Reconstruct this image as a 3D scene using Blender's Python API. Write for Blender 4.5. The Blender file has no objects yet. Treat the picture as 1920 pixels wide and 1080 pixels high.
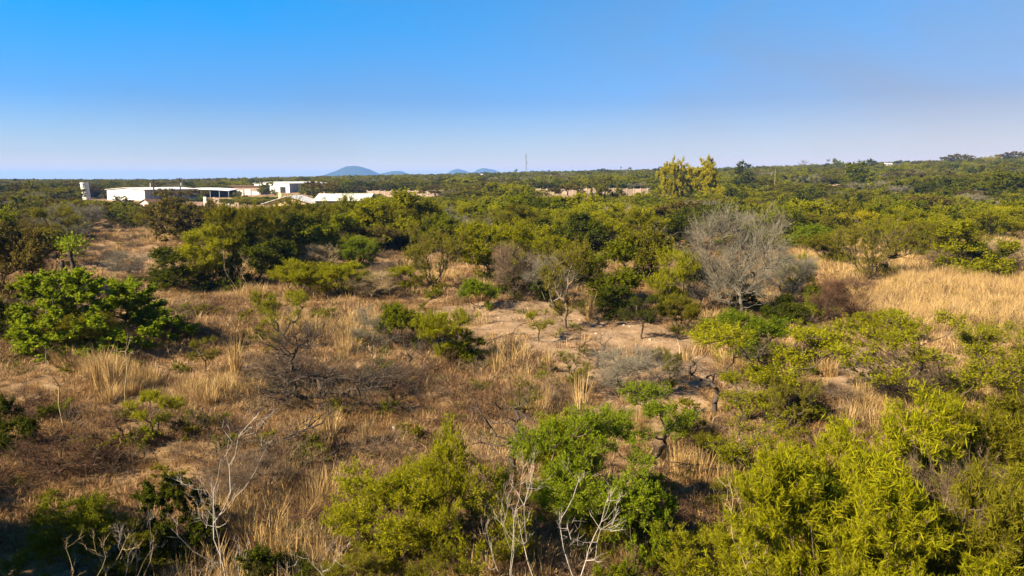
import bpy, bmesh, math, random
import numpy as np
from mathutils import Vector, Matrix

SC = bpy.context.scene
COL = SC.collection
R = math.radians
# ------------------------------------------------------------------ camera, sky, sun, exposure
F = 1400.0                      # focal length in pixels of the 1920 px wide photograph
CAM_H = 8.0
PITCH = math.atan((540 - 336) / F)
cam_d = bpy.data.cameras.new('camera')
cam = bpy.data.objects.new('camera', cam_d)
COL.objects.link(cam)
cam.location = (0, 0, CAM_H)
cam.rotation_euler = (math.pi / 2 - PITCH, 0, 0)
cam_d.sensor_width = 36.0
cam_d.lens = 36.0 * F / 1920.0
cam_d.clip_start = 0.1
cam_d.clip_end = 60000
SC.camera = cam

SUN_EL, SUN_TRAVEL = 33.0, (0.86, 0.51)          # light travels towards +x (right) and away
sun_az = math.atan2(-SUN_TRAVEL[0], -SUN_TRAVEL[1])   # compass bearing (from +Y, clockwise) of the sun
world = bpy.data.worlds.new('World')
SC.world = world
world.use_nodes = True
nt = world.node_tree
nt.nodes.clear()
def N(t, kind, **kw):
    n = t.nodes.new(kind)
    for k, v in kw.items():
        setattr(n, k, v)
    return n
out = N(nt, 'ShaderNodeOutputWorld')
bg = N(nt, 'ShaderNodeBackground')
bg.inputs['Strength'].default_value = 0.05
sky = N(nt, 'ShaderNodeTexSky', sky_type='NISHITA')
sky.sun_disc = False
sky.sun_elevation = R(SUN_EL)
sky.sun_rotation = sun_az
sky.altitude = 900
sky.air_density = 1.0
sky.dust_density = 0.6
sky.ozone_density = 3.0
# sky grading: deeper azure overhead and to the left, thin pale veil low down and towards the right, faint wisps
tc = N(nt, 'ShaderNodeTexCoord')
sep = N(nt, 'ShaderNodeSeparateXYZ')
nt.links.new(tc.outputs['Generated'], sep.inputs[0])
mp = N(nt, 'ShaderNodeMapping')
mp.inputs['Scale'].default_value = (1.0, 1.0, 2.6)
nz = N(nt, 'ShaderNodeTexNoise')
nz.inputs['Scale'].default_value = 2.6
nz.inputs['Detail'].default_value = 5
nz.inputs['Roughness'].default_value = 0.5
nz.inputs['Distortion'].default_value = 0.6
nt.links.new(tc.outputs['Generated'], mp.inputs[0])
nt.links.new(mp.outputs[0], nz.inputs['Vector'])
def skyramp(stops):
    n = N(nt, 'ShaderNodeValToRGB')
    e = n.color_ramp.elements
    while len(e) < len(stops):
        e.new(.5)
    for q, (p, c) in zip(e, stops):
        q.position = p
        q.color = (*c, 1)
    nt.links.new(sep.outputs[2], n.inputs[0])
    return n
tl = skyramp([(0.0, (1.35, .84, .70)), (.03, (.70, .655, .76)), (.10, (.27, .57, .93)), (.21, (.0, .74, 1.2)), (.6, (.0, .74, 1.2))])
tr = skyramp([(0.0, (.95, .52, .46)), (.03, (.64, .465, .46)), (.10, (.47, .395, .44)), (.21, (.53, .56, .61)), (.6, (.42, .58, .72))])
mr = N(nt, 'ShaderNodeMapRange')
mr.interpolation_type = 'SMOOTHSTEP'
mr.inputs['From Min'].default_value = -0.62
mr.inputs['From Max'].default_value = 0.72
nt.links.new(sep.outputs[0], mr.inputs['Value'])
wv = N(nt, 'ShaderNodeMath', operation='MULTIPLY_ADD')
nt.links.new(nz.outputs['Fac'], wv.inputs[0])
wv.inputs[1].default_value = 0.9
wv.inputs[2].default_value = -0.47
wa = N(nt, 'ShaderNodeMath', operation='ADD', use_clamp=True)
nt.links.new(wv.outputs[0], wa.inputs[0])
nt.links.new(mr.outputs[0], wa.inputs[1])
tint = N(nt, 'ShaderNodeMix', data_type='RGBA')
nt.links.new(wa.outputs[0], tint.inputs[0])
nt.links.new(tl.outputs[0], tint.inputs[6])
nt.links.new(tr.outputs[0], tint.inputs[7])
mixs = N(nt, 'ShaderNodeMix', data_type='RGBA', blend_type='MULTIPLY')
mixs.inputs[0].default_value = 1.0
nt.links.new(sky.outputs[0], mixs.inputs[6])
nt.links.new(tint.outputs[2], mixs.inputs[7])
nt.links.new(mixs.outputs[2], bg.inputs['Color'])
nt.links.new(bg.outputs[0], out.inputs[0])

sun_d = bpy.data.lights.new('sun', 'SUN')
sun_d.energy = 5.0
sun_d.angle = R(0.5)
sun_d.color = (1.0, 0.85, 0.62)
sun = bpy.data.objects.new('sun', sun_d)
COL.objects.link(sun)
l = Vector((SUN_TRAVEL[0] * math.cos(R(SUN_EL)), SUN_TRAVEL[1] * math.cos(R(SUN_EL)), -math.sin(R(SUN_EL))))
sun.rotation_euler = l.to_track_quat('-Z', 'Y').to_euler()

SC.view_settings.view_transform = 'Standard'
SC.view_settings.look = 'None'
SC.view_settings.exposure = 1.87
SC.view_settings.gamma = 1.0
SC.view_settings.use_curve_mapping = False
SC.render.engine = 'CYCLES'
cy = SC.cycles
cy.max_bounces = 6
cy.diffuse_bounces = 4
cy.glossy_bounces = 1
cy.transmission_bounces = 3
cy.transparent_max_bounces = 4
cy.volume_bounces = 0
cy.caustics_reflective = False
cy.caustics_refractive = False
cy.use_denoising = True

# ------------------------------------------------------------------ noise, terrain, pixel -> place
def _hash(ix, iy, seed):
    h = (ix.astype(np.int64) * 374761393 + iy.astype(np.int64) * 668265263 + seed * 144665) & 0xFFFFFFFF
    h = ((h ^ (h >> 13)) * 1274126177) & 0xFFFFFFFF
    return ((h ^ (h >> 16)) & 0xFFFF) / 65535.0
def vnoise(x, y, seed=0):
    x = np.asarray(x, float); y = np.asarray(y, float)
    ix = np.floor(x); iy = np.floor(y)
    fx = x - ix; fy = y - iy
    fx = fx * fx * (3 - 2 * fx); fy = fy * fy * (3 - 2 * fy)
    a = _hash(ix, iy, seed); b = _hash(ix + 1, iy, seed)
    c = _hash(ix, iy + 1, seed); d = _hash(ix + 1, iy + 1, seed)
    return (a + (b - a) * fx) * (1 - fy) + (c + (d - c) * fx) * fy
def fbm(x, y, seed=0, octv=4):
    s = 0.0; a = 0.5; t = 0.0
    for o in range(octv):
        s = s + a * vnoise(np.asarray(x) * 2 ** o, np.asarray(y) * 2 ** o, seed + o * 7)
        t += a; a *= 0.5
    return s / t
def sstep(a, b, x):
    t = np.clip((x - a) / (b - a), 0, 1)
    return t * t * (3 - 2 * t)
def terr(x, y):
    x = np.asarray(x, float); y = np.asarray(y, float)
    d = np.hypot(x, y)
    az = np.clip(x / np.maximum(y, 0.3 * d + 1), -1.2, 1.2)
    c = np.interp(az, [-.8, -.45, -.25, 0, .35, .7, 1.2], [0.0, 0.0005, 0.0055, 0.0125, 0.0215, 0.034, 0.034])
    s = np.clip(d - 170, 0, 700)
    z = c * s * (1 - sstep(900, 2400, d)) * sstep(-0.1, 0.5, y / (d + 1))
    z = z + 1.1 * (fbm(x / 31, y / 31, 3, 2) - 0.5) * sstep(10, 40, d) * (1 - sstep(1500, 3000, d))
    near = 1 - sstep(70, 160, d)
    z = z + near * (0.55 * (fbm(x / 4.3, y / 3.1, 11, 3) - 0.5) + 0.16 * (fbm(x / 0.9, y / 0.8, 23, 2) - 0.5))
    return z
cp, sp = math.cos(PITCH), math.sin(PITCH)
def ray(px, py):
    u = (px - 960) / F; v = (540 - py) / F
    return Vector((u, cp + v * sp, -sp + v * cp))
def at_d(px, d):
    r = ray(px, 336)
    k = d / r.y
    x, y = r.x * k, d
    return Vector((x, y, float(terr(x, y))))
def ground(px, py):
    r = ray(px, py)
    t0, t = 3.0, 3.0
    while t < 3000:
        x, y, z = r.x * t, r.y * t, CAM_H + r.z * t
        if z < float(terr(x, y)):
            lo, hi = t0, t
            for _ in range(24):
                m = (lo + hi) / 2
                if CAM_H + r.z * m < float(terr(r.x * m, r.y * m)):
                    hi = m
                else:
                    lo = m
            return Vector((r.x * hi, r.y * hi, float(terr(r.x * hi, r.y * hi))))
        t0 = t
        t *= 1.02
    raise ValueError((px, py))
def to_px(x, y, z):
    zc = y * cp - (z - CAM_H) * sp
    return 960 + F * x / zc, 540 - F * (y * sp + (z - CAM_H) * cp) / zc, zc
def depth(p):
    return p.y * cp - (p.z - CAM_H) * sp
def in_poly(px, py, poly):
    inside = np.zeros(np.shape(px), bool)
    n = len(poly)
    for i in range(n):
        x1, y1 = poly[i]; x2, y2 = poly[(i + 1) % n]
        if y1 == y2:
            continue
        c = ((y1 > py) != (y2 > py)) & (px < (x2 - x1) * (py - y1) / (y2 - y1) + x1)
        inside ^= c
    return inside
def ground_poly(pts):
    return [tuple(ground(px, py)[:2]) for px, py in pts]
# bare soil as outlines on the ground
BARE = [ground_poly(p) for p in (
    [(770, 572), (900, 555), (1090, 580), (1260, 612), (1350, 650), (1385, 745), (1300, 805), (1180, 765), (1040, 690), (890, 668), (800, 630)],
    [(1540, 720), (1565, 640), (1590, 590), (1640, 600), (1640, 690), (1660, 750), (1560, 760)],
    [(150, 440), (310, 440), (330, 475), (300, 500), (230, 520), (150, 500)],
    [(1215, 880), (1270, 790), (1330, 800), (1320, 880)],
)]
def bare_mask(x, y):
    jx = x + 3.0 * (fbm(x / 2.5, y / 2.5, 41, 3) - 0.5) * 2
    jy = y + 3.0 * (fbm(x / 2.5, y / 2.5, 57, 3) - 0.5) * 2
    m = np.zeros(np.shape(x), float)
    for p in BARE:
        m = np.maximum(m, in_poly(jx, jy, p) * (.55 if p is BARE[2] else 1.0))
    return m

# ------------------------------------------------------------------ materials
def new_mat(name):
    m = bpy.data.materials.new(name)
    m.use_nodes = True
    m.node_tree.nodes.clear()
    return m, m.node_tree
def ramp(t, cols, poss=None):
    n = N(t, 'ShaderNodeValToRGB')
    e = n.color_ramp.elements
    while len(e) < len(cols):
        e.new(0.5)
    for i, c in enumerate(cols):
        e[i].position = poss[i] if poss else i / (len(cols) - 1)
        e[i].color = (*c, 1)
    return n
def leaf_mat(name, cols, trans=0.35):
    m, t = new_mat(name)
    o = N(t, 'ShaderNodeOutputMaterial')
    a = N(t, 'ShaderNodeAttribute', attribute_name='rnd')
    oi = N(t, 'ShaderNodeObjectInfo')
    ad = N(t, 'ShaderNodeMath', operation='MULTIPLY_ADD')
    t.links.new(oi.outputs['Random'], ad.inputs[0])
    ad.inputs[1].default_value = 0.30
    ad.inputs[2].default_value = -0.15
    ad2 = N(t, 'ShaderNodeMath', operation='ADD')
    t.links.new(ad.outputs[0], ad2.inputs[0])
    t.links.new(a.outputs['Fac'], ad2.inputs[1])
    r = ramp(t, cols)
    t.links.new(ad2.outputs[0], r.inputs[0])
    d = N(t, 'ShaderNodeBsdfDiffuse')
    tr = N(t, 'ShaderNodeBsdfTranslucent')
    mx = N(t, 'ShaderNodeMixShader')
    mx.inputs[0].default_value = trans
    t.links.new(r.outputs[0], d.inputs[0])
    t.links.new(r.outputs[0], tr.inputs[0])
    t.links.new(d.outputs[0], mx.inputs[1])
    t.links.new(tr.outputs[0], mx.inputs[2])
    t.links.new(mx.outputs[0], o.inputs[0])
    return m
def rough_mat(name, cols, scale=8.0, detail=4, bump=0.0, stretch=(1, 1, 1), coords='Object', rough=0.9, poss=None, spec=0.15):
    m, t = new_mat(name)
    o = N(t, 'ShaderNodeOutputMaterial')
    p = N(t, 'ShaderNodeBsdfPrincipled')
    p.inputs['Roughness'].default_value = rough
    p.inputs['Specular IOR Level'].default_value = spec
    c = N(t, 'ShaderNodeTexCoord')
    mpn = N(t, 'ShaderNodeMapping')
    mpn.inputs['Scale'].default_value = stretch
    t.links.new(c.outputs[coords], mpn.inputs[0])
    z = N(t, 'ShaderNodeTexNoise')
    z.inputs['Scale'].default_value = scale
    z.inputs['Detail'].default_value = detail
    z.inputs['Roughness'].default_value = 0.62
    t.links.new(mpn.outputs[0], z.inputs['Vector'])
    r = ramp(t, cols, poss)
    t.links.new(z.outputs['Fac'], r.inputs[0])
    t.links.new(r.outputs[0], p.inputs['Base Color'])
    if bump:
        b = N(t, 'ShaderNodeBump')
        b.inputs['Strength'].default_value = bump
        b.inputs['Distance'].default_value = 0.05
        t.links.new(z.outputs['Fac'], b.inputs['Height'])
        t.links.new(b.outputs[0], p.inputs['Normal'])
    t.links.new(p.outputs[0], o.inputs[0])
    return m
L = {
    'yellow': leaf_mat('leaf_yellow_green', [(.125, .122, .004), (.235, .226, .006), (.35, .33, .012)], .52),
    'olive': leaf_mat('leaf_olive', [(.088, .08, .005), (.152, .138, .008), (.23, .205, .016)], .48),
    'green': leaf_mat('leaf_green', [(.074, .084, .004), (.142, .153, .006), (.225, .232, .012)], .52),
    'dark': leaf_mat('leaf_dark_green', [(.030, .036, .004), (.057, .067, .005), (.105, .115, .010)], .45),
    'bright': leaf_mat('leaf_bright_green', [(.08, .112, .005), (.155, .198, .007), (.255, .295, .014)], .52),
    'brown': leaf_mat('leaf_brown', [(.06, .044, .010), (.105, .080, .016), (.16, .125, .028)], .35),
    'gold': leaf_mat('leaf_golden', [(.19, .16, .004), (.31, .262, .006), (.43, .36, .014)], .48),
}
B = {
    'dark': rough_mat('bark_dark', [(.025, .018, .012), (.06, .045, .032), (.10, .08, .06)], 14, bump=.4, stretch=(1, 1, .25)),
    'brown': rough_mat('bark_brown', [(.06, .038, .022), (.12, .082, .05), (.19, .138, .088)], 14, bump=.4, stretch=(1, 1, .25)),
    'grey': rough_mat('bark_grey', [(.085, .075, .05), (.145, .126, .087), (.21, .182, .13)], 12, bump=.3, stretch=(1, 1, .25)),
    'white': rough_mat('bark_white', [(.13, .105, .08), (.30, .255, .205), (.45, .395, .33)], 10, bump=.3, stretch=(1, 1, .3)),
    'straw': rough_mat('bark_straw', [(.17, .12, .06), (.27, .20, .10), (.37, .29, .165)], 10, bump=.3, stretch=(1, 1, .3)),
    'rust': rough_mat('bark_rust', [(.045, .023, .012), (.08, .042, .022), (.12, .068, .038)], 10, bump=.3, stretch=(1, 1, .3)),
}

# ------------------------------------------------------------------ object helpers
def props(o, label=None, cat=None, group=None, kind=None):
    if label: o['label'] = label
    if cat: o['category'] = cat
    if group: o['group'] = group
    if kind: o['kind'] = kind
    return o
def empty(name, loc, rz=0.0, scale=(1, 1, 1), **kw):
    o = bpy.data.objects.new(name, None)
    o.empty_display_size = 0.3
    COL.objects.link(o)
    o.location = loc
    o.rotation_euler = (0, 0, rz)
    o.scale = scale
    return props(o, **kw)
def put(name, me, parent=None, mat=None, loc=(0, 0, 0), rot=(0, 0, 0)):
    o = bpy.data.objects.new(name, me)
    COL.objects.link(o)
    o.location = loc
    o.rotation_euler = rot
    if parent is not None:
        o.parent = parent
    if mat is not None and len(me.materials):
        o.material_slots[0].link = 'OBJECT'
        o.material_slots[0].material = mat
    return o
def mesh_np(name, verts, quads=None, tris=None, mats=(), fattr=None, smooth=False, midx=None):
    me = bpy.data.meshes.new(name)
    verts = np.asarray(verts, np.float32)
    nq = 0 if quads is None else len(quads)
    ntr = 0 if tris is None else len(tris)
    idx = []
    if nq: idx.append(np.asarray(quads, np.int32).ravel())
    if ntr: idx.append(np.asarray(tris, np.int32).ravel())
    idx = np.concatenate(idx)
    me.vertices.add(len(verts))
    me.vertices.foreach_set('co', verts.ravel())
    me.loops.add(len(idx))
    me.loops.foreach_set('vertex_index', idx)
    me.polygons.add(nq + ntr)
    st = np.concatenate([np.arange(nq) * 4, nq * 4 + np.arange(ntr) * 3]).astype(np.int32)
    me.polygons.foreach_set('loop_start', st)
    if smooth:
        me.polygons.foreach_set('use_smooth', np.ones(nq + ntr, bool))
    if midx is not None:
        me.polygons.foreach_set('material_index', np.asarray(midx, np.int32))
    for m in mats:
        me.materials.append(m)
    if fattr is not None:
        a = me.attributes.new('rnd', 'FLOAT', 'FACE')
        a.data.foreach_set('value', np.asarray(fattr, np.float32))
    me.update()
    me.validate()
    return me

# ------------------------------------------------------------------ the ground
def build_ground():
    azs = np.concatenate([np.linspace(-180, -56, 32)[:-1], np.linspace(-56, -40, 30)[:-1], np.linspace(-40, 40, 330), np.linspace(40, 56, 30)[1:], np.linspace(56, 180, 32)[1:]])
    rs = [0.0, 2.0, 4.0]
    r = 6.0
    while r < 13500:
        rs.append(r)
        r *= 1.012 if r < 110 else (1.03 if r < 1500 else 1.2)
    rs = np.array(rs[1:])
    A, RR = np.meshgrid(np.radians(azs), rs)
    X = RR * np.sin(A); Y = RR * np.cos(A)
    Z = terr(X, Y)
    V = np.stack([X, Y, Z], -1).reshape(-1, 3)
    nr, na = X.shape
    i = np.arange(nr - 1)[:, None] * na + np.arange(na - 1)[None, :]
    q = np.stack([i, i + 1, i + na + 1, i + na], -1).reshape(-1, 4)[:, ::-1]
    c = len(V)
    V = np.concatenate([V, [[0, 0, float(terr(0.0, 0.0))]]])
    tri = np.stack([np.full(na - 1, c), np.arange(na - 1), np.arange(na - 1) + 1], -1)[:, ::-1]
    m, t = new_mat('dry_soil')
    o = N(t, 'ShaderNodeOutputMaterial')
    p = N(t, 'ShaderNodeBsdfPrincipled')
    p.inputs['Roughness'].default_value = 0.95
    p.inputs['Specular IOR Level'].default_value = 0.08
    g = N(t, 'ShaderNodeNewGeometry')
    def nzz(scale, det=5):
        n = N(t, 'ShaderNodeTexNoise')
        n.inputs['Scale'].default_value = scale
        n.inputs['Detail'].default_value = det
        n.inputs['Roughness'].default_value = 0.65
        t.links.new(g.outputs['Position'], n.inputs['Vector'])
        return n
    r1 = ramp(t, [(.125, .072, .033), (.23, .145, .07), (.33, .22, .115)], [.3, .52, .72])
    t.links.new(nzz(0.35, 7).outputs['Fac'], r1.inputs[0])
    r2 = ramp(t, [(.145, .09, .048), (.225, .148, .085), (.30, .21, .128)], [.3, .5, .7])
    t.links.new(nzz(0.9, 8).outputs['Fac'], r2.inputs[0])
    at = N(t, 'ShaderNodeAttribute', attribute_name='soil')
    mx = N(t, 'ShaderNodeMix', data_type='RGBA')
    t.links.new(at.outputs['Fac'], mx.inputs[0])
    t.links.new(r1.outputs[0], mx.inputs[6])
    t.links.new(r2.outputs[0], mx.inputs[7])
    # litter and small stones
    r3 = ramp(t, [(.45, .45, .45), (1, 1, 1), (1.25, 1.22, 1.15)], [.32, .48, .75])
    t.links.new(nzz(7.0, 6).outputs['Fac'], r3.inputs[0])
    ml = N(t, 'ShaderNodeMix', data_type='RGBA', blend_type='MULTIPLY')
    ml.inputs[0].default_value = 0.85
    t.links.new(mx.outputs[2], ml.inputs[6])
    t.links.new(r3.outputs[0], ml.inputs[7])
    t.links.new(ml.outputs[2], p.inputs['Base Color'])
    b = N(t, 'ShaderNodeBump')
    b.inputs['Strength'].default_value = 0.8
    b.inputs['Distance'].default_value = 0.08
    t.links.new(nzz(5.0, 8).outputs['Fac'], b.inputs['Height'])
    t.links.new(b.outputs[0], p.inputs['Normal'])
    t.links.new(p.outputs[0], o.inputs[0])
    me = mesh_np('ground', V, q, tri, [m], smooth=True)
    a = me.attributes.new('soil', 'FLOAT', 'POINT')
    a.data.foreach_set('value', np.append(bare_mask(X.ravel(), Y.ravel()), 0).astype(np.float32))
    o_ = put('ground', me)
    o_['kind'] = 'structure'
build_ground()

# far blue hills
hill_mat = rough_mat('hill_bush', [(.012, .017, .011), (.020, .026, .016), (.034, .038, .022)], 0.01, 6, coords='Object')
def hill(px0, px1, toppy, d, seed, skew=0.5):
    xl = at_d(px0, d).x; xr = at_d(px1, d).x
    w = xr - xl
    h = (336 - toppy) / F * d * 1.0 + 8
    n, k = 70, 24
    V = []
    us = np.linspace(-0.6, 1.6, n)
    for j in range(k):
        v = -1 + 2 * j / (k - 1)
        for u in us:
            s = u / skew * 0.5 if u < skew else 0.5 + (u - skew) / (1 - skew) * 0.5
            e = max(0, 1 - (2 * s - 1) ** 2 * 0.9 - v * v)
            prof = math.exp(-(abs(2 * s - 1) ** 1.7) * 1.25) * max(0, 1 - v * v) ** 1.2
            x = xl + u * w; y = d + v * w * 0.8
            f = 0.78 + 0.44 * float(fbm(u * 4 + seed, v * 4 + seed * 1.7, seed, 4))
            V.append((x, y, h * prof * f - 4))
    q = [[j * n + i, j * n + i + 1, (j + 1) * n + i + 1, (j + 1) * n + i] for j in range(k - 1) for i in range(n - 1)]
    o = put('hill', mesh_np('hill', V, q, None, [hill_mat], smooth=True))
    o['kind'] = 'structure'
hill(600, 724, 311, 6000, 3, 0.52)
hill(692, 784, 319, 6600, 5, 0.55)
hill(824, 896, 316, 7200, 9, 0.5)
hill(872, 956, 314, 7400, 12, 0.45)
hill(60, 150, 335, 8200, 15, 0.5)

# the air: pale haze, far things fade to blue
def build_haze():
    bm = bmesh.new()
    bmesh.ops.create_cube(bm, size=1.0)
    me = bpy.data.meshes.new('haze')
    bm.to_mesh(me); bm.free()
    m, t = new_mat('haze_air')
    o = N(t, 'ShaderNodeOutputMaterial')
    v = N(t, 'ShaderNodeVolumePrincipled')
    v.inputs['Color'].default_value = (0.24, 0.48, 0.96, 1)
    v.inputs['Density'].default_value = 1.15e-4
    v.inputs['Anisotropy'].default_value = 0.0
    t.links.new(v.outputs[0], o.inputs['Volume'])
    me.materials.append(m)
    ob = put('haze', me)
    ob.scale = (29000, 29000, 142)
    ob.location = (0, 0, 71 - 8)
    ob['kind'] = 'stuff'
build_haze()

# ------------------------------------------------------------------ plant builder
def unit(v):
    return v / np.maximum(np.linalg.norm(v, axis=-1, keepdims=True), 1e-9)
def tubes(P0, P1, R0, R1, n=4):
    D = unit(P1 - P0)
    ref = np.where(np.abs(D[:, 2:3]) > 0.9, np.array([[1.0, 0, 0]]), np.array([[0, 0, 1.0]]))
    U = unit(np.cross(D, ref)); W = np.cross(D, U)
    a = np.arange(n) * 2 * math.pi / n
    ca, sa = np.cos(a)[None, :, None], np.sin(a)[None, :, None]
    ring = U[:, None] * ca + W[:, None] * sa
    v0 = P0[:, None] + ring * R0[:, None, None]
    v1 = P1[:, None] + ring * R1[:, None, None]
    V = np.concatenate([v0, v1], 1).reshape(-1, 3)
    b = (np.arange(len(P0)) * 2 * n)[:, None]
    k = np.arange(n)[None]
    q = np.stack([b + k, b + (k + 1) % n, b + n + (k + 1) % n, b + n + k], -1).reshape(-1, 4)
    return V, q
PROF = {
    'vase':   ([.0, .12, .3, .5, .7, .85, 1.0], [.03, .12, .26, .40, .48, .40, .10]),
    'dome':   ([.0, .1, .3, .5, .7, .88, 1.0], [.42, .55, .60, .56, .45, .28, .05]),
    'umb':    ([.0, .35, .5, .62, .75, .9, 1.0], [.0, .05, .35, .60, .66, .45, .08]),
    'round':  ([.0, .25, .4, .6, .8, .93, 1.0], [.0, .12, .36, .46, .40, .24, .05]),
    'fan':    ([0, .12, .3, .5, .7, .85, 1.0], [.05, .2, .42, .60, .70, .60, .25]),
    'low':    ([.0, .1, .3, .6, .85, 1.0], [.7, .85, .9, .75, .4, .08]),
    'column': ([.0, .1, .3, .6, .85, 1.0], [.12, .2, .24, .22, .14, .03]),
    'cone':   ([.0, .12, .2, .5, .8, 1.0], [.0, .05, .30, .20, .10, .01]),
    'spray':  ([.0, .15, .4, .7, .9, 1.0], [.04, .10, .22, .33, .36, .2]),
}
def plant(name, seed, H, prof, lobes=8, lobe_r=.22, pts=160, stems=1, trunk=0.0, lean=0.0, bf=.35, rt=.06,
          tw=10, twl=.45, tww=.006, sub=0, nl=5, leaf=(.06, .025), up=.4, outw=.5, flat=.75, n=4, gnarl=.07,
          clus=1.0, ldir=.7, minz=.02):
    """mesh data of one plant: wood (limbs, twigs) and leaves"""
    g = np.random.default_rng(seed)
    zs, rs = np.array(PROF[prof][0]), np.array(PROF[prof][1])
    # lobes inside the outline
    zc = np.linspace(0, 1, 200); wz = np.interp(zc, zs, rs) ** 1.6; wz[zc < minz + .05] = 0; wz /= wz.sum()
    pl = []; lob = []
    for k in range(lobes):
        z = g.choice(zc, p=wz)
        Rm = np.interp(z, zs, rs)
        ang = k * 2.39996 + g.uniform(-.5, .5)
        rr = Rm * math.sqrt(g.uniform(.15, 1)) * .86
        c = np.array([rr * math.cos(ang) + lean * z, rr * math.sin(ang), z * (1 - .35 * lobe_r)]) * H
        lr = lobe_r * H * g.uniform(.65, 1.3)
        m = max(4, int(pts / lobes * g.uniform(.7, 1.3)))
        v = unit(g.normal(size=(m, 3))) * (g.random((m, 1)) ** (1 / 2.2)) * lr
        v[:, 2] *= flat
        p = c + v
        pl.append(p); lob.append(np.repeat(c[None], m, 0))
    P = np.concatenate(pl); LC = np.concatenate(lob)
    keep = (P[:, 2] > minz * H) & (P[:, 2] < H * 1.02)
    P, LC = P[keep], LC[keep]
    # skeleton
    nodes = [np.zeros(3)]; par = [-1]; plen = [0.0]
    if trunk > 0:
        for s in range(stems):
            prev = 0
            a0 = s * 2 * math.pi / stems + g.uniform(-.6, .6)
            sx = 0.0 if stems == 1 else g.uniform(.18, .42)
            steps = 4
            for i in range(1, steps + 1):
                t = i / steps
                q = np.array([lean * t * trunk + sx * t * trunk * math.cos(a0), sx * t * trunk * math.sin(a0), t * trunk]) * H
                q[:2] += g.normal(size=2) * .018 * H
                nodes.append(q); par.append(prev); plen.append(plen[prev] + np.linalg.norm(q - nodes[prev])); prev = len(nodes) - 1
    base_n = len(nodes)
    Q = np.array(nodes)
    best = np.full(len(P), 1e9); bp = np.zeros(len(P), int)
    def relax(j, q, pl_):
        d = P - q
        dist = np.linalg.norm(d, axis=1) + 1e-6
        cost = dist * (1 + 1.2 * np.maximum(0, -d[:, 2] / dist)) + bf * (pl_ )
        upd = cost < best
        best[upd] = cost[upd]; bp[upd] = j
    for j in range(base_n):
        if trunk > 0 and j < base_n - 1 and j == 0:
            continue
        relax(j, nodes[j], plen[j])
    done = np.zeros(len(P), bool)
    for _ in range(len(P)):
        b = np.where(done, 1e9, best)
        i = int(np.argmin(b)); done[i] = True
        j = bp[i]
        a = nodes[j]; c = P[i]; dd = np.linalg.norm(c - a)
        # bend long links
        k = int(min(4, dd / (.10 * H)))
        prev = j
        for s in range(1, k + 1):
            t = s / (k + 1)
            q = a + (c - a) * t + g.normal(size=3) * gnarl * dd * .5
            q[2] -= .10 * dd * math.sin(math.pi * t) * (1 if c[2] > a[2] else -.3)
            q[2] = max(q[2], .03)
            nodes.append(q); par.append(prev); pl_ = plen[prev] + np.linalg.norm(q - nodes[prev]); plen.append(pl_)
            prev = len(nodes) - 1
            relax(prev, q, pl_)
        nodes.append(c); par.append(prev); pl_ = plen[prev] + np.linalg.norm(c - nodes[prev]); plen.append(pl_)
        relax(len(nodes) - 1, c, pl_)
        P[i] = c
        bp[i] = len(nodes) - 1
    nodes = np.array(nodes); par = np.array(par)
    cnt = np.ones(len(nodes))
    for i in range(len(nodes) - 1, 0, -1):
        cnt[par[i]] += cnt[i]
    rad = rt * H * np.maximum(cnt / cnt[0], 1e-9) ** .48
    rad = np.maximum(rad, tww * .8)
    e = np.arange(1, len(nodes))
    r0 = rad[par[e]].copy(); r0 = np.minimum(r0, rad[e] * 1.7); r0[par[e] == 0] = rad[e][par[e] == 0] * 1.25
    V, q = tubes(nodes[par[e]], nodes[e], r0, rad[e], n)
    # twigs
    wv, wq, wt = [V], [q], []
    off = len(V)
    endn = bp
    ed = unit(nodes[endn] - nodes[np.maximum(par[endn], 0)])
    T = np.repeat(np.arange(len(P)), tw)
    outv = unit(P[T] - LC[T]) * outw + unit(P[T] * np.array([1, 1, .3])) * outw * .6
    D = unit(ed[T] * .6 + outv + np.array([0, 0, up]) + g.normal(size=(len(T), 3)) * .55)
    Ln = twl * g.uniform(.45, 1.25, size=(len(T), 1))
    S = P[T] + g.normal(size=(len(T), 3)) * .06 * twl - D * Ln * .12
    def ribbons(S, D, Ln, w, off):
        side = unit(np.cross(D, g.normal(size=D.shape))) * w
        v = np.concatenate([S - side, S + side, S + D * Ln], 1).reshape(-1, 3)
        f = off + np.arange(len(v)).reshape(-1, 3)
        return v, f
    if tww > 0 and tw > 0:
        v, f = ribbons(S, D, Ln, tww, off); wv.append(v); wt.append(f); off += len(v)
    S2, D2, L2 = S, D, Ln
    if sub:
        T2 = np.repeat(np.arange(len(S)), sub)
        S2 = S[T2] + D[T2] * Ln[T2] * g.uniform(.25, 1, size=(len(T2), 1))
        D2 = unit(D[T2] * .9 + g.normal(size=(len(T2), 3)) * .5 + np.array([0, 0, up * .5]))
        L2 = Ln[T2] * g.uniform(.3, .8, size=(len(T2), 1))
        v, f = ribbons(S2, D2, L2, tww * .6, off); wv.append(v); wt.append(f); off += len(v)
    wood = (np.concatenate(wv), np.concatenate(wq), np.concatenate(wt) if wt else None)
    leaves = None
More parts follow.
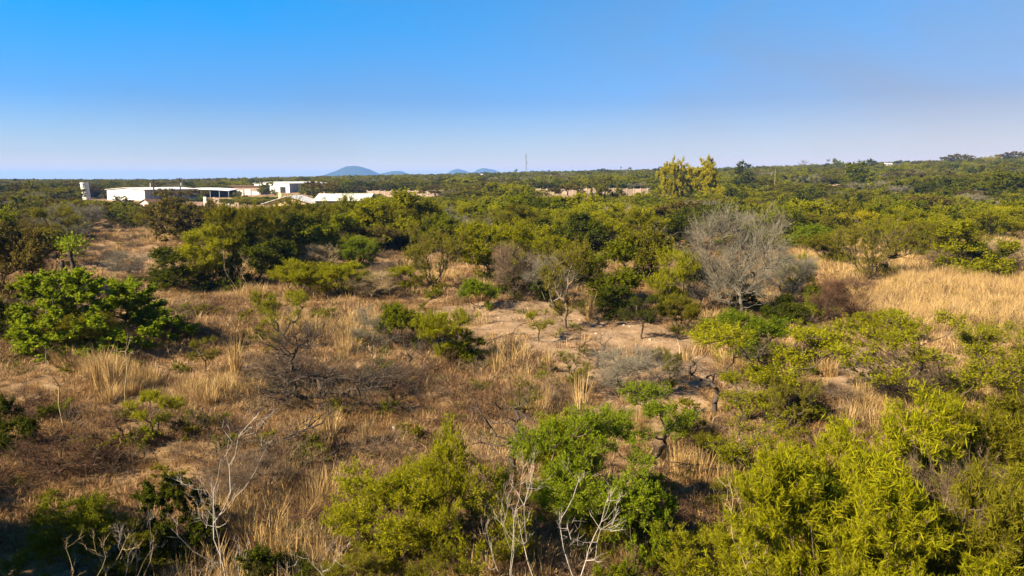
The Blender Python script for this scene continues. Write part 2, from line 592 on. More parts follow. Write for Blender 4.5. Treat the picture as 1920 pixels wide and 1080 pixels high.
    if nl:
        K = np.repeat(np.arange(len(S2)), nl)
        t = g.uniform(.12, 1.08, size=(len(K), 1))
        c = S2[K] + D2[K] * L2[K] * t + g.normal(size=(len(K), 3)) * (.09 * twl * clus)
        ax = unit(D2[K] * ldir + g.normal(size=(len(K), 3)) * (1.05 - ldir) )
        sd = unit(np.cross(ax, g.normal(size=(len(K), 3)) * .7 + np.array([0, 0, .6])))
        s = g.uniform(.6, 1.35, size=(len(K), 1))
        a = ax * leaf[0] * .5 * s; b = sd * leaf[1] * .5 * s
        lv = np.stack([c - a, c + b - a * .15, c + a, c - b - a * .15], 1).reshape(-1, 3)
        lq = np.arange(len(lv)).reshape(-1, 4)
        lr = np.clip(g.normal(.5, .19, size=len(K)) + np.repeat(g.normal(0, .10, size=len(S2)), nl), 0, 1)
        leaves = (lv, lq, lr)
    return wood, leaves
MESH = {}
def proto(name, seed, H, leafcol='green', bark='brown', **kw):
    wood, leaves = plant(name, seed, H, **kw)
    w = mesh_np(name + '_wood', wood[0], wood[1], wood[2], [B[bark]])
    f = mesh_np(name + '_leaves', leaves[0], leaves[1], None, [L[leafcol]], leaves[2]) if leaves else None
    zt = leaves[0][:, 2] if leaves else wood[0][:, 2]
    xy = (leaves[0] if leaves else wood[0])[:, :2]
    top = float(np.percentile(zt, 99.3))
    wid = float(np.percentile(xy[:, 0], 98) - np.percentile(xy[:, 0], 2))
    MESH.setdefault(name.rsplit('#', 1)[0], []).append((w, f, top, wid))
# nearest: long narrow leaves
for s in range(3):
    proto(f'longleaf#{s}', 100 + s, 4.0, 'yellow', 'brown', prof='dome', lobes=26, lobe_r=.16, pts=430, stems=5, trunk=.12, tw=12, twl=.40, tww=.005, nl=13, leaf=(.18, .022), up=.35, outw=.65, ldir=.56, rt=.02, clus=.8)
# close feathery bushes
for s in range(3):
    proto(f'nearbush#{s}', 120 + s, 4.0, 'bright', 'brown', prof='vase' if s else 'dome', lobes=17, lobe_r=.15, pts=300, stems=4, trunk=.22, tw=11, twl=.42, tww=.005, nl=10, leaf=(.105, .026), up=.7, outw=.5, ldir=.68, rt=.018)
# feathery acacia bushes
for s in range(4):
    proto(f'feather#{s}', 140 + s, 4.0, 'yellow', 'dark', prof='vase', lobes=15, lobe_r=.16, pts=250, stems=5, trunk=.2, tw=13, twl=.5, tww=.006, nl=12, leaf=(.095, .034), up=.7, outw=.45, ldir=.7, rt=.022, bf=.5)
for s in range(3):
    proto(f'fan#{s}', 150 + s, 4.0, 'olive', 'brown', prof='fan', lobes=24, lobe_r=.12, pts=260, stems=7, trunk=.2, tw=10, twl=.45, tww=.007, nl=7, leaf=(.09, .032), up=.8, outw=.4, ldir=.7, rt=.022, bf=.7)
for s in range(3):
    proto(f'umbrella#{s}', 160 + s, 4.0, 'yellow', 'dark', prof='umb', lobes=10, lobe_r=.15, pts=200, stems=2, trunk=.3, tw=10, twl=.42, tww=.006, nl=11, leaf=(.08, .03), up=.3, outw=.4, flat=.4, ldir=.55, rt=.022, gnarl=.12)
for s in range(4):
    proto(f'dome#{s}', 180 + s, 3.0, 'green', 'dark', prof='dome', lobes=15, lobe_r=.16, pts=240, stems=4, trunk=.12, tw=10, twl=.40, tww=.005, nl=10, leaf=(.095, .05), up=.35, outw=.6, ldir=.45, rt=.022)
for s in range(2):
    proto(f'broad#{s}', 200 + s, 3.4, 'bright', 'dark', prof='dome', lobes=22, lobe_r=.19, pts=260, stems=4, trunk=.15, tw=12, twl=.32, tww=.006, nl=19, leaf=(.09, .05), up=.45, outw=.6, ldir=.4, rt=.025)
for s in range(3):
    proto(f'thin#{s}', 220 + s, 4.0, 'olive', 'dark', prof='round', lobes=9, lobe_r=.15, pts=130, stems=1, trunk=.34, tw=11, twl=.42, tww=.006, nl=9, leaf=(.075, .028), up=.5, outw=.5, ldir=.6, rt=.024, gnarl=.13)
for s in range(2):
    proto(f'cone#{s}', 230 + s, 8.0, 'dark', 'dark', prof='cone', lobes=30, lobe_r=.07, pts=220, stems=1, trunk=.8, tw=7, twl=.5, tww=.01, nl=6, leaf=(.22, .10), up=-.1, outw=.6, ldir=.5, rt=.018)
    proto(f'column#{s}', 234 + s, 8.0, 'green', 'dark', prof='column', lobes=20, lobe_r=.11, pts=220, stems=1, trunk=.5, tw=7, twl=.6, tww=.01, nl=7, leaf=(.26, .13), up=.3, outw=.6, ldir=.4, rt=.02)
# leafless
for s in range(3):
    proto(f'bare#{s}', 240 + s, 4.0, bark='grey', prof='vase' if s else 'dome', lobes=16, lobe_r=.17, pts=330, stems=5, trunk=.15, tw=9, twl=.55, tww=.0055, sub=6, nl=0, up=.55, outw=.5, rt=.022)
for s in range(2):
    proto(f'sprawl#{s}', 250 + s, 2.6, bark='brown', prof='low', lobes=14, lobe_r=.2, pts=240, stems=4, trunk=.3, tw=9, twl=.5, tww=.006, sub=3, nl=0, up=.1, outw=.6, rt=.045, gnarl=.16)
for s in range(4):
    proto(f'skeleton#{s}', 260 + s, 3.6, bark='white', prof='spray', lobes=9, lobe_r=.10, pts=44, stems=3 + s % 2, trunk=.3, tw=3, twl=.30, tww=.004, sub=3, nl=0, up=.7, outw=.4, rt=.0058, gnarl=.035, n=6, bf=.6)
for s in range(2):
    proto(f'deadtree#{s}', 270 + s, 4.0, bark='dark', prof='spray', lobes=9, lobe_r=.16, pts=60, stems=1, trunk=.45, tw=6, twl=.5, tww=.006, sub=2, nl=0, up=.4, outw=.5, rt=.026, gnarl=.1, n=5)
for s in range(2):
    proto(f'sapling#{s}', 280 + s, 3.2, bark='straw', prof='column', lobes=3, lobe_r=.06, pts=10, stems=1, trunk=.75, lean=.12, tw=2, twl=.25, tww=.006, sub=1, nl=0, up=.5, rt=.0055, gnarl=.05, n=5, minz=.5)
# farther away: fewer, larger leaves
for s in range(5):
    proto(f'mfeather#{s}', 300 + s, 4.6, 'yellow', 'dark', prof='vase' if s % 2 else 'dome', lobes=16, lobe_r=.17, pts=120, stems=3, trunk=.2, tw=10, twl=.55, tww=.012, nl=9, leaf=(.17, .075), up=.6, outw=.5, ldir=.6, rt=.022, n=3)
for s in range(4):
    proto(f'mdome#{s}', 320 + s, 4.4, 'green', 'dark', prof='dome', lobes=20, lobe_r=.17, pts=120, stems=3, trunk=.15, tw=8, twl=.5, tww=.012, nl=10, leaf=(.19, .11), up=.35, outw=.6, ldir=.45, rt=.022, n=3)
for s in range(4):
    proto(f'mumb#{s}', 340 + s, 4.8, 'olive', 'dark', prof='umb', lobes=13, lobe_r=.14, pts=110, stems=2, trunk=.3, tw=9, twl=.5, tww=.012, nl=9, leaf=(.17, .085), up=.3, outw=.5, flat=.45, ldir=.5, rt=.03, n=3)
for s in range(2):
    proto(f'mbare#{s}', 360 + s, 4.4, bark='grey', prof='vase', lobes=13, lobe_r=.18, pts=130, stems=4, trunk=.15, tw=10, twl=.6, tww=.014, sub=2, nl=0, up=.55, outw=.5, rt=.022, n=3)
for s in range(3):
    proto(f'mtall#{s}', 370 + s, 9.0, 'gold', 'grey', prof='round', lobes=20, lobe_r=.16, pts=230, stems=2, trunk=.2, tw=14, twl=.8, tww=.012, nl=15, leaf=(.2, .11), up=.3, outw=.6, ldir=.4, rt=.02, n=4)

PR = random.Random(5)
KIND = {  # plain name, category, what the foliage part is called
    'longleaf': ('leafy_shrub', 'shrub'), 'nearbush': ('leafy_shrub', 'shrub'), 'feather': ('thorn_shrub', 'shrub'),
    'umbrella': ('thorn_tree', 'tree'), 'fan': ('thorn_shrub', 'shrub'), 'dome': ('dense_shrub', 'shrub'), 'broad': ('broadleaf_shrub', 'shrub'),
    'thin': ('thorn_tree', 'tree'), 'cone': ('conifer', 'tree'), 'column': ('slender_tree', 'tree'),
    'bare': ('bare_shrub', 'bare shrub'), 'sprawl': ('bare_shrub', 'bare shrub'), 'skeleton': ('dead_tree', 'dead tree'),
    'deadtree': ('dead_tree', 'dead tree'), 'sapling': ('bare_sapling', 'sapling'), 'mfeather': ('thorn_shrub', 'shrub'),
    'mdome': ('dense_shrub', 'shrub'), 'mumb': ('thorn_tree', 'tree'), 'mbare': ('bare_shrub', 'bare shrub'), 'mtall': ('tall_tree', 'tree'),
}
def grow(kind, loc, H, W=None, leaf=None, bark=None, label=None, group=None, rz=None, var=None, sink=.05):
    ms = MESH[kind]
    w, f, top, wid = ms[(PR.randrange(len(ms)) if var is None else var) % len(ms)]
    sz = H / top
    sx = sz if W is None else max(.55 * sz, min(1.9 * sz, W / wid))
    name, cat = KIND[kind]
    root = empty(name, (loc[0], loc[1], loc[2] - sink), PR.uniform(0, 6.28) if rz is None else rz, (sx, sx, sz), label=label, cat=cat, group=group)
    put('trunk' if f is not None else 'branches', w, root, B[bark] if bark else None)
    if f is not None:
        put('crown', f, root, L[leaf] if leaf else None)
    return root
PLACED = []
def G(kind, px, py, hpx, wpx, leaf=None, bark=None, label=None, group=None, rz=None, var=None, d=None):
    """a plant whose foot stands at photo point (px, py); hpx, wpx its size in the photo; below the frame give d"""
    p = at_d(px, d) if d else ground(px, py)
    zc = depth(p)
    k = 1.12 if kind in ('feather', 'fan', 'dome', 'mfeather') and 0 < py < 700 and hpx < 112 else 1.0
    H = hpx * zc / F * k
    W = wpx * zc / F * k * 1.06 if wpx else None
    PLACED.append((p.x, p.y, (W or H * .8) / 2))
    return grow(kind, p, H, W, leaf, bark, label, group, rz, var)

# ------------------------------------------------------------------ the plants one can point at, placed on the ground
# foreground
G('longleaf', 1715, 0, 385, 330, 'yellow', label='large yellow green narrow leaved shrub filling the near right corner, its highest crown', d=13.2, var=0)
G('longleaf', 1890, 0, 335, 300, 'olive', label='olive narrow leaved shrub at the right edge beside the highest corner shrub', d=14.2, var=1)
G('longleaf', 1590, 0, 355, 300, 'yellow', label='narrow leaved shrub on the left flank of the big corner thicket', d=12.0, var=2)
G('longleaf', 1800, 0, 400, 360, 'yellow', label='narrow leaved shrub in front of the highest corner shrub, cut by the lower edge', d=10.4, var=0)
G('longleaf', 1945, 0, 400, 300, 'olive', label='narrow leaved shrub in the extreme lower right corner', d=11.2, var=1)
G('longleaf', 1570, 0, 330, 280, 'olive', label='darker narrow leaved shrub at the lower edge beside the pale forked stems', d=9.8, var=2)
G('longleaf', 1700, 0, 330, 330, 'yellow', label='lowest narrow leaved shrub on the lower edge, centre of the corner thicket', d=9.2, var=1)
G('nearbush', 1095, 0, 245, 215, 'bright', label='vivid bright green feathery shrub in the near centre', d=16.0, var=1)
G('nearbush', 1040, 0, 190, 110, 'yellow', label='yellow green feathery shrub against the left side of the vivid green shrub', d=17.2, var=2)
G('nearbush', 880, 0, 280, 190, 'yellow', label='tall yellow green feathery shrub left of the white forked stems', d=14.2, var=0)
G('nearbush', 830, 0, 190, 140, 'olive', label='olive feathery shrub at the lower edge below the near centre', d=12.0, var=1)
G('nearbush', 710, 0, 205, 165, 'yellow', label='airy yellow green shrub with pale stems, leftmost of the near centre row', d=14.4, var=2)
G('nearbush', 640, 0, 105, 120, 'olive', label='small olive shrub at the lower edge beside the dark hollow', d=13.2, var=1)
G('nearbush', 1180, 0, 130, 130, 'olive', label='dull olive shrub under the vivid green shrub on its right', d=14.8, var=0)
G('nearbush', 770, 0, 215, 150, 'yellow', label='loose yellow green shrub between the airy shrub and the tall feathery one', d=14.8, var=1)
G('nearbush', 1130, 0, 210, 150, 'bright', label='light green shrub merging with the right side of the vivid green shrub', d=15.2, var=2)
G('nearbush', 980, 0, 110, 140, 'olive', label='low olive shrub at the lower edge between the two white bare stems', d=12.0, var=0)
G('skeleton', 1640, 0, 250, 70, bark='straw', label='bare straw coloured stems poking out of the left of the corner thicket', d=12.4, var=3)
G('skeleton', 1770, 0, 330, 80, bark='straw', label='bare straw coloured stems poking out of the middle of the corner thicket', d=11.6, var=1)
G('bare', 1860, 0, 330, 180, bark='brown', label='brown leafless twigs inside the right of the corner thicket', d=12.4, var=1)
G('nearbush', 1655, 0, 250, 160, 'bright', label='fresher green shrub mixed into the back of the corner thicket', d=13.8, var=1)
G('broad', 1235, 0, 175, 120, 'bright', label='fresh green sapling with drooping broad leaves right of the vivid shrub', d=14.4, var=0)
G('broad', 1180, 0, 130, 130, 'green', label='dark leafy shrub at the lower edge below the fresh green sapling', d=12.2, var=1)
G('nearbush', 1370, 0, 150, 130, 'yellow', label='pale yellow leaved shrub at the lower edge around the forked straw stems', d=13.2, var=2)
G('nearbush', 1390, 985, 95, 120, 'olive', label='small olive shrub behind the forked straw stems', var=1)
G('skeleton', 375, 0, 370, 160, bark='white', label='tallest bare white branched dead tree in the lower left', d=13.4, var=0, rz=.4)
G('skeleton', 195, 0, 200, 70, bark='white', label='slim bare white dead stem left of the tallest white dead tree', d=13.2, var=1, rz=2.0)
G('skeleton', 118, 0, 200, 130, bark='straw', label='bare straw coloured forked dead tree in the lower left corner', d=12.4, var=2, rz=1.0)
G('skeleton', 565, 0, 140, 110, bark='white', label='low bare white dead tree right of the tallest white one by the dark hollow', d=13.2, var=3, rz=0.2)
G('skeleton', 328, 0, 120, 110, bark='white', label='small bare white twigs at the foot of the tallest white dead tree', d=12.3, var=1, rz=4.0)
G('skeleton', 955, 0, 340, 75, bark='white', label='slender white bare stem before the yellow green shrub in the near centre', d=12.4, var=1, rz=3.0)
G('skeleton', 1055, 0, 335, 200, bark='white', label='widely forked white bare stems before the vivid green shrub', d=12.2, var=2, rz=5.2)
G('skeleton', 1455, 0, 270, 130, bark='straw', label='forked straw coloured bare stems left of the corner thicket', d=12.6, var=0, rz=2.3)
G('broad', 270, 0, 165, 130, 'dark', label='dark green shrub behind the tallest white dead tree', d=15.0, var=1)
G('nearbush', 70, 0, 165, 190, 'green', label='shaded green shrub in the lower left corner', d=14.4, var=0)
G('nearbush', 180, 0, 120, 150, 'olive', label='olive shrub between the shaded corner shrub and the dark green shrub', d=14.2, var=1)
G('dome', 15, 850, 110, 90, 'dark', label='nearly black dense shrub on the left edge, lower of two', var=2)
G('deadtree', 960, 900, 175, 150, bark='dark', label='dark leafless thorn tree standing just behind the near centre shrubs', var=0)
G('umbrella', 293, 832, 98, 80, 'yellow', label='small flat topped thorn tree alone on dry grass in the left', var=0)
G('umbrella', 1228, 868, 145, 140, 'bright', label='bright green thorn tree with two thin trunks at the edge of the bare soil', var=1)
G('thin', 1405, 905, 155, 140, 'yellow', label='sparse yellow green thorn tree with dark twisted trunk before the corner thicket', var=0)
G('thin', 1320, 880, 90, 80, 'olive', label='little olive thorn tree left of the sparse twisted thorn tree', var=1)
G('deadtree', 1338, 778, 130, 120, bark='dark', label='black branched nearly leafless tree on the right slope of bare soil', var=1)
G('umbrella', 1462, 765, 160, 240, 'yellow', label='broad flat crowned yellow green thorn tree left of the sandy path', var=2)
G('thin', 1475, 815, 110, 90, 'olive', label='small dark trunked olive tree under the broad flat crowned thorn tree', var=2)
G('feather', 1395, 690, 92, 110, 'bright', label='light green shrub behind the broad flat crowned thorn tree on its left', var=1)
G('thin', 1400, 790, 100, 100, 'yellow', label='yellow green thorn tree between the black branched tree and the dark trunked tree', var=1)
G('sprawl', 1560, 775, 55, 150, 'brown', label='low dark twiggy shrub at the near end of the sandy path', var=0)
G('fan', 1755, 772, 180, 270, 'yellow', 'brown', label='wide yellowish thorn shrub with spreading brown branches right of the sandy path', var=2)
G('fan', 1880, 745, 150, 150, 'yellow', 'brown', label='yellow olive thorn shrub at the right edge behind the wide yellowish shrub', var=0)
G('bare', 1690, 770, 120, 130, bark='brown', label='brown leafless shrub at the left foot of the wide yellowish shrub', var=1)
G('feather', 1665, 640, 55, 90, 'yellow', label='low yellow green shrub beside the sandy path where the tall grass starts', var=3)
# middle ground, left
G('broad', 190, 655, 150, 250, 'bright', label='large bright green broadleaf shrub, widest on the left', var=0)
G('broad', 85, 640, 120, 120, 'green', label='mid green shrub joined to the left side of the large bright broadleaf shrub', var=1)
G('dome', 15, 640, 75, 80, 'dark', label='dark shrub at the left edge beside the mid green shrub', var=0)
G('feather', 155, 668, 75, 100, 'olive', label='olive thorn shrub in front of the large bright broadleaf shrub', var=1)
G('dome', 20, 560, 135, 120, 'brown', 'rust', label='thicket coloured shade dark brown on the left edge behind the bright broadleaf shrub', var=1)  # brown leaves and rust bark carry its shade in their colour
G('bare', 65, 545, 100, 90, bark='rust', label='rusty dark leafless shrub right of the shade dark thicket', var=0)
G('mumb', 80, 505, 78, 95, 'olive', 'dark', label='olive brown flat topped thorn tree behind the rusty leafless shrub', var=0)
G('bare', 178, 508, 48, 80, bark='brown', label='low grey brown leafless shrub left in the grassy clearing', var=2)
G('bare', 238, 520, 52, 70, bark='grey', label='low pale leafless shrub right in the grassy clearing', var=1)
G('thin', 293, 456, 76, 62, 'olive', label='slim thorn tree standing at the back of the grassy clearing', var=1)
G('mfeather', 352, 462, 82, 100, 'brown', label='round brown olive thorn shrub right of the grassy clearing', var=1)
G('dome', 335, 545, 72, 90, 'dark', label='low dark green shrub in front of the round brown shrub', var=3)
G('feather', 385, 545, 105, 90, 'yellow', label='yellow green feathery thorn shrub right of the low dark green shrub', var=0)
G('feather', 448, 525, 140, 85, 'olive', label='tall olive thorn tree left in the dark central left thicket', var=1)
G('feather', 500, 515, 130, 90, 'olive', 'brown', label='tall brownish olive thorn tree beside the tall olive one', var=2)
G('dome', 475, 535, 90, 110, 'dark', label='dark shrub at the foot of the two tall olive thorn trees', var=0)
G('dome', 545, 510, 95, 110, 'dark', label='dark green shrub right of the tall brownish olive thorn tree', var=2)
G('skeleton', 450, 558, 92, 50, bark='straw', label='pale thin leafless tree before the dark central left thicket', var=1)
G('bare', 600, 520, 62, 60, bark='straw', label='straw coloured leafless shrub right of the dark thicket', var=2)
G('feather', 560, 560, 65, 80, 'yellow', label='light yellow green shrub below the straw coloured leafless shrub', var=3)
G('thin', 523, 652, 108, 90, 'yellow', label='dense yellow green little tree on a dark stem in dry grass', var=2)
G('sprawl', 605, 752, 150, 250, bark='dark', label='wide sprawling leafless shrub with dark arching branches', var=0)
G('bare', 520, 735, 80, 110, bark='brown', label='brown leafless shrub left of the sprawling leafless shrub', var=1)
G('bare', 695, 655, 82, 80, bark='grey', label='grey leafless shrub left of the round green shrub', var=0)
G('dome', 755, 655, 78, 65, 'green', label='round green shrub left of the bare soil', var=1)
G('feather', 840, 682, 92, 85, 'yellow', label='yellow green shrub standing on the bare soil in the centre', var=2)
G('dome', 885, 680, 42, 50, 'green', label='small green shrub touching the yellow green shrub on the bare soil', var=3)
G('sapling', 122, 815, 170, 45, bark='straw', label='long thin pale curved sapling leaning in the left grass', var=0, rz=2.6)
G('sapling', 235, 765, 145, 40, bark='straw', label='thin straw sapling near the tall golden grass on the left', var=1, rz=1.0)
G('sapling', 853, 605, 70, 30, bark='dark', label='thin dark bare sapling behind the bare soil', var=1, rz=0.5)
G('deadtree', 412, 752, 42, 30, bark='dark', label='short black broken stem in the left dry grass', var=0)
G('deadtree', 682, 835, 60, 40, bark='dark', label='thin dark bare stem above the near centre shrubs', var=1)
G('sprawl', 110, 900, 85, 150, bark='rust', label='rusty brown leafless scrub shrub in the lower left shade', var=1)
G('sprawl', 215, 850, 70, 120, bark='rust', label='dark brown leafless scrub shrub left of the small flat topped tree', var=0)
G('sprawl', 40, 790, 60, 110, bark='rust', label='dark leafless scrub shrub on the left edge above the black dense shrub', var=1)
G('bare', 460, 960, 110, 130, bark='brown', label='brown leafless shrub right behind the tallest white dead tree', var=2)
G('feather', 640, 562, 62, 75, 'yellow', label='pale yellow green shrub in dry grass left of the fan shaped thorn shrub', var=1)
G('dome', 590, 545, 48, 62, 'olive', label='low olive shrub right of the dark central left thicket', var=1)
G('bare', 720, 545, 55, 85, bark='brown', label='brown leafless scrub left of the fan shaped thorn shrub', var=0)
G('feather', 760, 545, 42, 50, 'yellow', label='small yellow green shrub at the left foot of the fan shaped thorn shrub', var=2)
# unseen trees added outside the left edge to cast shade into the lower left
for x_, y_, h_, lab in ((-12.9, 8.2, 4.6, 'unseen tree added for shade off the left edge, nearest of three'), (-14.5, 10.8, 5.6, 'unseen tree added for shade off the left edge, farther of the near two'), (-21.0, 13.0, 5.8, 'unseen tree added for shade off the left edge, beyond the near two')):
    grow('dome', (x_, y_, float(terr(x_, y_))), h_, 6.0, 'dark', None, lab, 'unseen shade trees off the left edge')
G('dome', 470, 0, 95, 150, 'dark', label='dark shrub added as shade at the lower edge in the dark hollow', d=13.6, var=2)  # dark leaves added to stand for shadowed ground, next shrub too
G('dome', 560, 1035, 50, 120, 'dark', label='low dark shrub added as shade in the hollow above the low bare white tree', var=0)
# middle ground, centre
G('dome', 738, 470, 98, 115, 'yellow', label='big yellow green shrub with dark hollow base left of centre', var=0)
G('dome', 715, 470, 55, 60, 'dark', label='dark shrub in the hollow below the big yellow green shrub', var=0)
G('feather', 676, 508, 56, 54, 'bright', label='small bright green round shrub left of centre', var=1)
G('fan', 812, 545, 128, 120, 'olive', 'brown', label='tall olive fan shaped thorn shrub left of centre', var=0)
G('thin', 875, 476, 78, 66, 'olive', label='small dark stemmed thorn tree behind the fan shaped thorn shrub', var=0)
G('feather', 930, 540, 110, 110, 'yellow', label='yellow green feathery shrub in the centre behind the brown twiggy one', var=1)
G('bare', 958, 560, 105, 70, bark='brown', label='brown twiggy leafless shrub in the centre', var=1)
G('dome', 985, 558, 60, 80, 'dark', label='dark low shrub right of the brown twiggy shrub', var=2)
G('dome', 897, 578, 50, 52, 'bright', label='small light green ball shaped shrub left of the brown twiggy shrub', var=1)
G('thin', 1060, 615, 165, 110, 'olive', 'brown', label='tall slender thorn tree with single thin trunk on the bare soil', var=2)
G('bare', 1030, 575, 100, 80, bark='grey', label='hazy grey leafless shrub behind the tall slender tree', var=2)
G('dome', 1135, 565, 100, 110, 'green', label='dense green shrub right of the tall slender tree', var=0)
G('dome', 1205, 535, 92, 95, 'olive', label='dark olive shrub under the leaning bare trunk', var=1)
G('dome', 1150, 590, 45, 130, 'dark', label='low dark scrub in front of the dense green shrub', var=3)
G('skeleton', 1200, 525, 110, 95, bark='grey', label='grey bare tree leaning right out of the dark olive shrub', var=3, rz=0.3)
G('thin', 1203, 635, 85, 68, 'dark', 'dark', label='small dark forked tree on the right of the bare soil', var=1)
G('feather', 1270, 625, 65, 60, 'olive', label='small olive shrub right of the small dark forked tree', var=3)
G('thin', 1082, 735, 75, 60, 'olive', 'dark', label='little forked dark tree with few leaves on the front of the bare soil', var=0)
G('bare', 1190, 745, 95, 150, bark='grey', label='pale grey leafless shrub spreading over the right of the bare soil', var=2)
G('mfeather', 1090, 445, 72, 90, 'yellow', label='yellow green shrub behind the gap of pale soil right of centre', var=3)
G('dome', 990, 450, 75, 110, 'green', label='deep green broad shrub in the centre of the bush belt', var=1)
G('bare', 1165, 455, 70, 70, bark='straw', label='yellowish leafless upright shrub left of the leaning bare tree', var=1)
# middle ground, right
G('bare', 1385, 605, 215, 150, bark='grey', label='largest grey leafless shrub, hazy and twiggy, right of centre', var=1)
G('bare', 1310, 590, 120, 90, bark='grey', label='grey leafless shrub joined to the left of the largest grey one', var=1)
G('cone', 1393, 590, 115, 60, 'dark', label='dark green creeper covered stem inside the largest grey leafless shrub', var=1)
G('dome', 1508, 605, 66, 70, 'green', label='dark glossy green shrub between the grey and the brown leafless shrubs', var=2)
G('bare', 1570, 618, 100, 90, bark='rust', label='dark brown leafless shrub at the top of the sandy path', var=2)
G('bare', 1478, 570, 95, 90, bark='grey', label='grey leafless shrub behind the dark glossy green shrub', var=2)
G('dome', 1460, 612, 50, 70, 'dark', label='dark shrub under the right side of the largest grey leafless shrub', var=0)
G('dome', 1540, 480, 52, 78, 'bright', label='round light green shrub in pale grass right of the largest grey shrub', var=1)
G('fan', 1635, 525, 105, 115, 'olive', label='fan shaped olive thorn shrub left of the tree with leaning dark branches', var=0)
G('deadtree', 1660, 525, 90, 110, bark='dark', label='dark bare branched tree leaning right above the tall pale grass', var=1)
G('feather', 1695, 480, 60, 60, 'yellow', label='yellow green crown behind the leaning dark branches', var=2)
G('dome', 1815, 520, 92, 125, 'yellow', label='big rounded yellow green shrub above the tall pale grass on the right', var=2)
G('dome', 1850, 522, 55, 70, 'dark', label='dark shrub standing for the shade at the right foot of the big rounded shrub', var=3)  # dark leaves stand for the shade under the rounded shrub
G('bare', 1780, 515, 50, 90, bark='brown', label='brown leafless scrub below the left of the big rounded shrub', var=1)
G('sapling', 1825, 595, 60, 30, bark='dark', label='thin dark sapling standing in the tall pale grass', var=0)
G('deadtree', 1610, 560, 55, 45, bark='dark', label='small dark bare stem at the left margin of the tall pale grass', var=0)
G('bare', 1890, 515, 70, 70, bark='straw', label='straw coloured leafless shrub at the right edge above the tall grass', var=1)
# trees that stand out in the far belt
G('mtall', 1262, 386, 86, 44, 'gold', label='tall golden green tree, left of the two that rise above the skyline', var=0)
G('mtall', 1318, 386, 88, 54, 'gold', label='taller and wider golden green tree, right of the two above the skyline', var=1)
G('cone', 1392, 368, 64, 38, 'dark', label='dark pointed conifer rising above the skyline right of the golden trees', var=0)
G('mdome', 1398, 382, 34, 62, 'dark', label='dark round bush at the foot of the pointed conifer', var=2)
G('column', 1602, 362, 58, 40, 'green', label='slender upright green tree on the skyline right of the conifer', var=0)
G('cone', 1525, 385, 52, 50, 'green', label='dark green irregular pointed tree midway between conifer and slender upright tree', var=1)
G('mtall', 932, 388, 44, 52, 'yellow', label='bright yellow green leafy tree before the boundary wall, left of a pair', var=2)
G('mtall', 968, 392, 48, 58, 'yellow', label='bright yellow green leafy tree before the boundary wall, right of a pair', var=0)
G('mtall', 1895, 382, 60, 80, 'green', label='leafy mid green tree on the right edge of the far belt', var=2)
G('mumb', 606, 382, 42, 66, 'brown', label='brown umbrella thorn tree standing before the low pale roofed house', var=1)
G('mumb', 340, 392, 38, 100, 'brown', label='broad brown umbrella thorn tree below the dark power poles', var=2)
G('mumb', 197, 372, 22, 44, 'brown', label='rounded brown thorn tree before the long white warehouse', var=3)
G('mdome', 262, 374, 22, 20, 'olive', label='pale olive bush at the corner of the long white warehouse', var=0)
G('mdome', 500, 366, 26, 34, 'green', label='green bush before the large white shed', var=1)
G('cone', 667, 0, 17, 9, 'dark', label='tiny dark pointed tree before the largest blue hill', var=0, d=700)

# more of the middle ground
G('deadtree', 770, 700, 75, 50, bark='dark', label='half bare dark thorn sapling left of the yellow green shrub on bare soil', var=1)
G('thin', 985, 790, 80, 60, 'olive', 'dark', label='spindly olive thorn tree behind the dark leafless thorn tree', var=0)
G('deadtree', 1120, 690, 70, 60, bark='dark', label='spindly dark bare tree in the middle of the bare soil', var=0)
G('thin', 1010, 640, 62, 46, 'yellow', 'dark', label='spindly yellow green tree left of the tall slender tree on bare soil', var=1)
G('thin', 1255, 735, 85, 62, 'olive', 'dark', label='spindly olive tree behind the bright thorn tree with two trunks', var=2)
G('deadtree', 1430, 720, 95, 70, bark='dark', label='bare dark thorn tree under the broad flat crowned thorn tree', var=1)
G('thin', 385, 700, 70, 52, 'olive', 'brown', label='spindly olive tree in dry grass right of the bright broadleaf shrub', var=1)
G('thin', 1530, 690, 85, 80, 'yellow', 'dark', label='yellow green thorn tree at the left margin of the sandy path', var=0)
G('bare', 345, 640, 50, 80, bark='brown', label='brown leafless scrub right of the large bright broadleaf shrub', var=0)
G('feather', 1262, 590, 110, 75, 'yellow', label='hazy yellow green thorn shrub left of the largest grey leafless shrub', var=2)
G('feather', 1490, 560, 75, 55, 'yellow', label='narrow yellow green shrub between two grey leafless shrubs', var=0)
G('feather', 1705, 470, 70, 110, 'yellow', label='wide yellow green shrub behind the leaning dark branches', var=3)
G('feather', 1770, 500, 75, 90, 'olive', label='olive feathery shrub touching the left of the big rounded shrub', var=1)
G('feather', 1010, 520, 85, 85, 'yellow', label='yellow green feathery shrub left of the dense green shrub in the centre', var=3)
G('feather', 1175, 480, 85, 100, 'yellow', label='yellow green feathery shrub behind the dark olive shrub', var=0)
G('dome', 1300, 470, 75, 110, 'dark', label='broad dark green shrub behind the largest grey leafless shrub on its left', var=1)
G('dome', 1450, 468, 70, 110, 'green', label='broad green shrub behind the largest grey leafless shrub on its right', var=2)
G('feather', 1560, 500, 60, 70, 'olive', label='olive shrub at the edge of the pale grass below the round light green shrub', var=2)
G('feather', 1870, 455, 60, 110, 'yellow', label='yellow green shrub on the right above the tall pale grass', var=1)
G('bare', 700, 560, 52, 100, bark='straw', label='dry straw coloured shrub below the small bright green round shrub', var=1)
G('dome', 620, 500, 85, 100, 'green', label='green shrub between the dark thicket and the big yellow green shrub', var=0)
G('feather', 680, 470, 90, 100, 'yellow', label='yellow green shrub behind the small bright green round shrub', var=2)
G('feather', 560, 480, 95, 100, 'olive', label='olive thorn shrub behind the dark central left thicket', var=3)
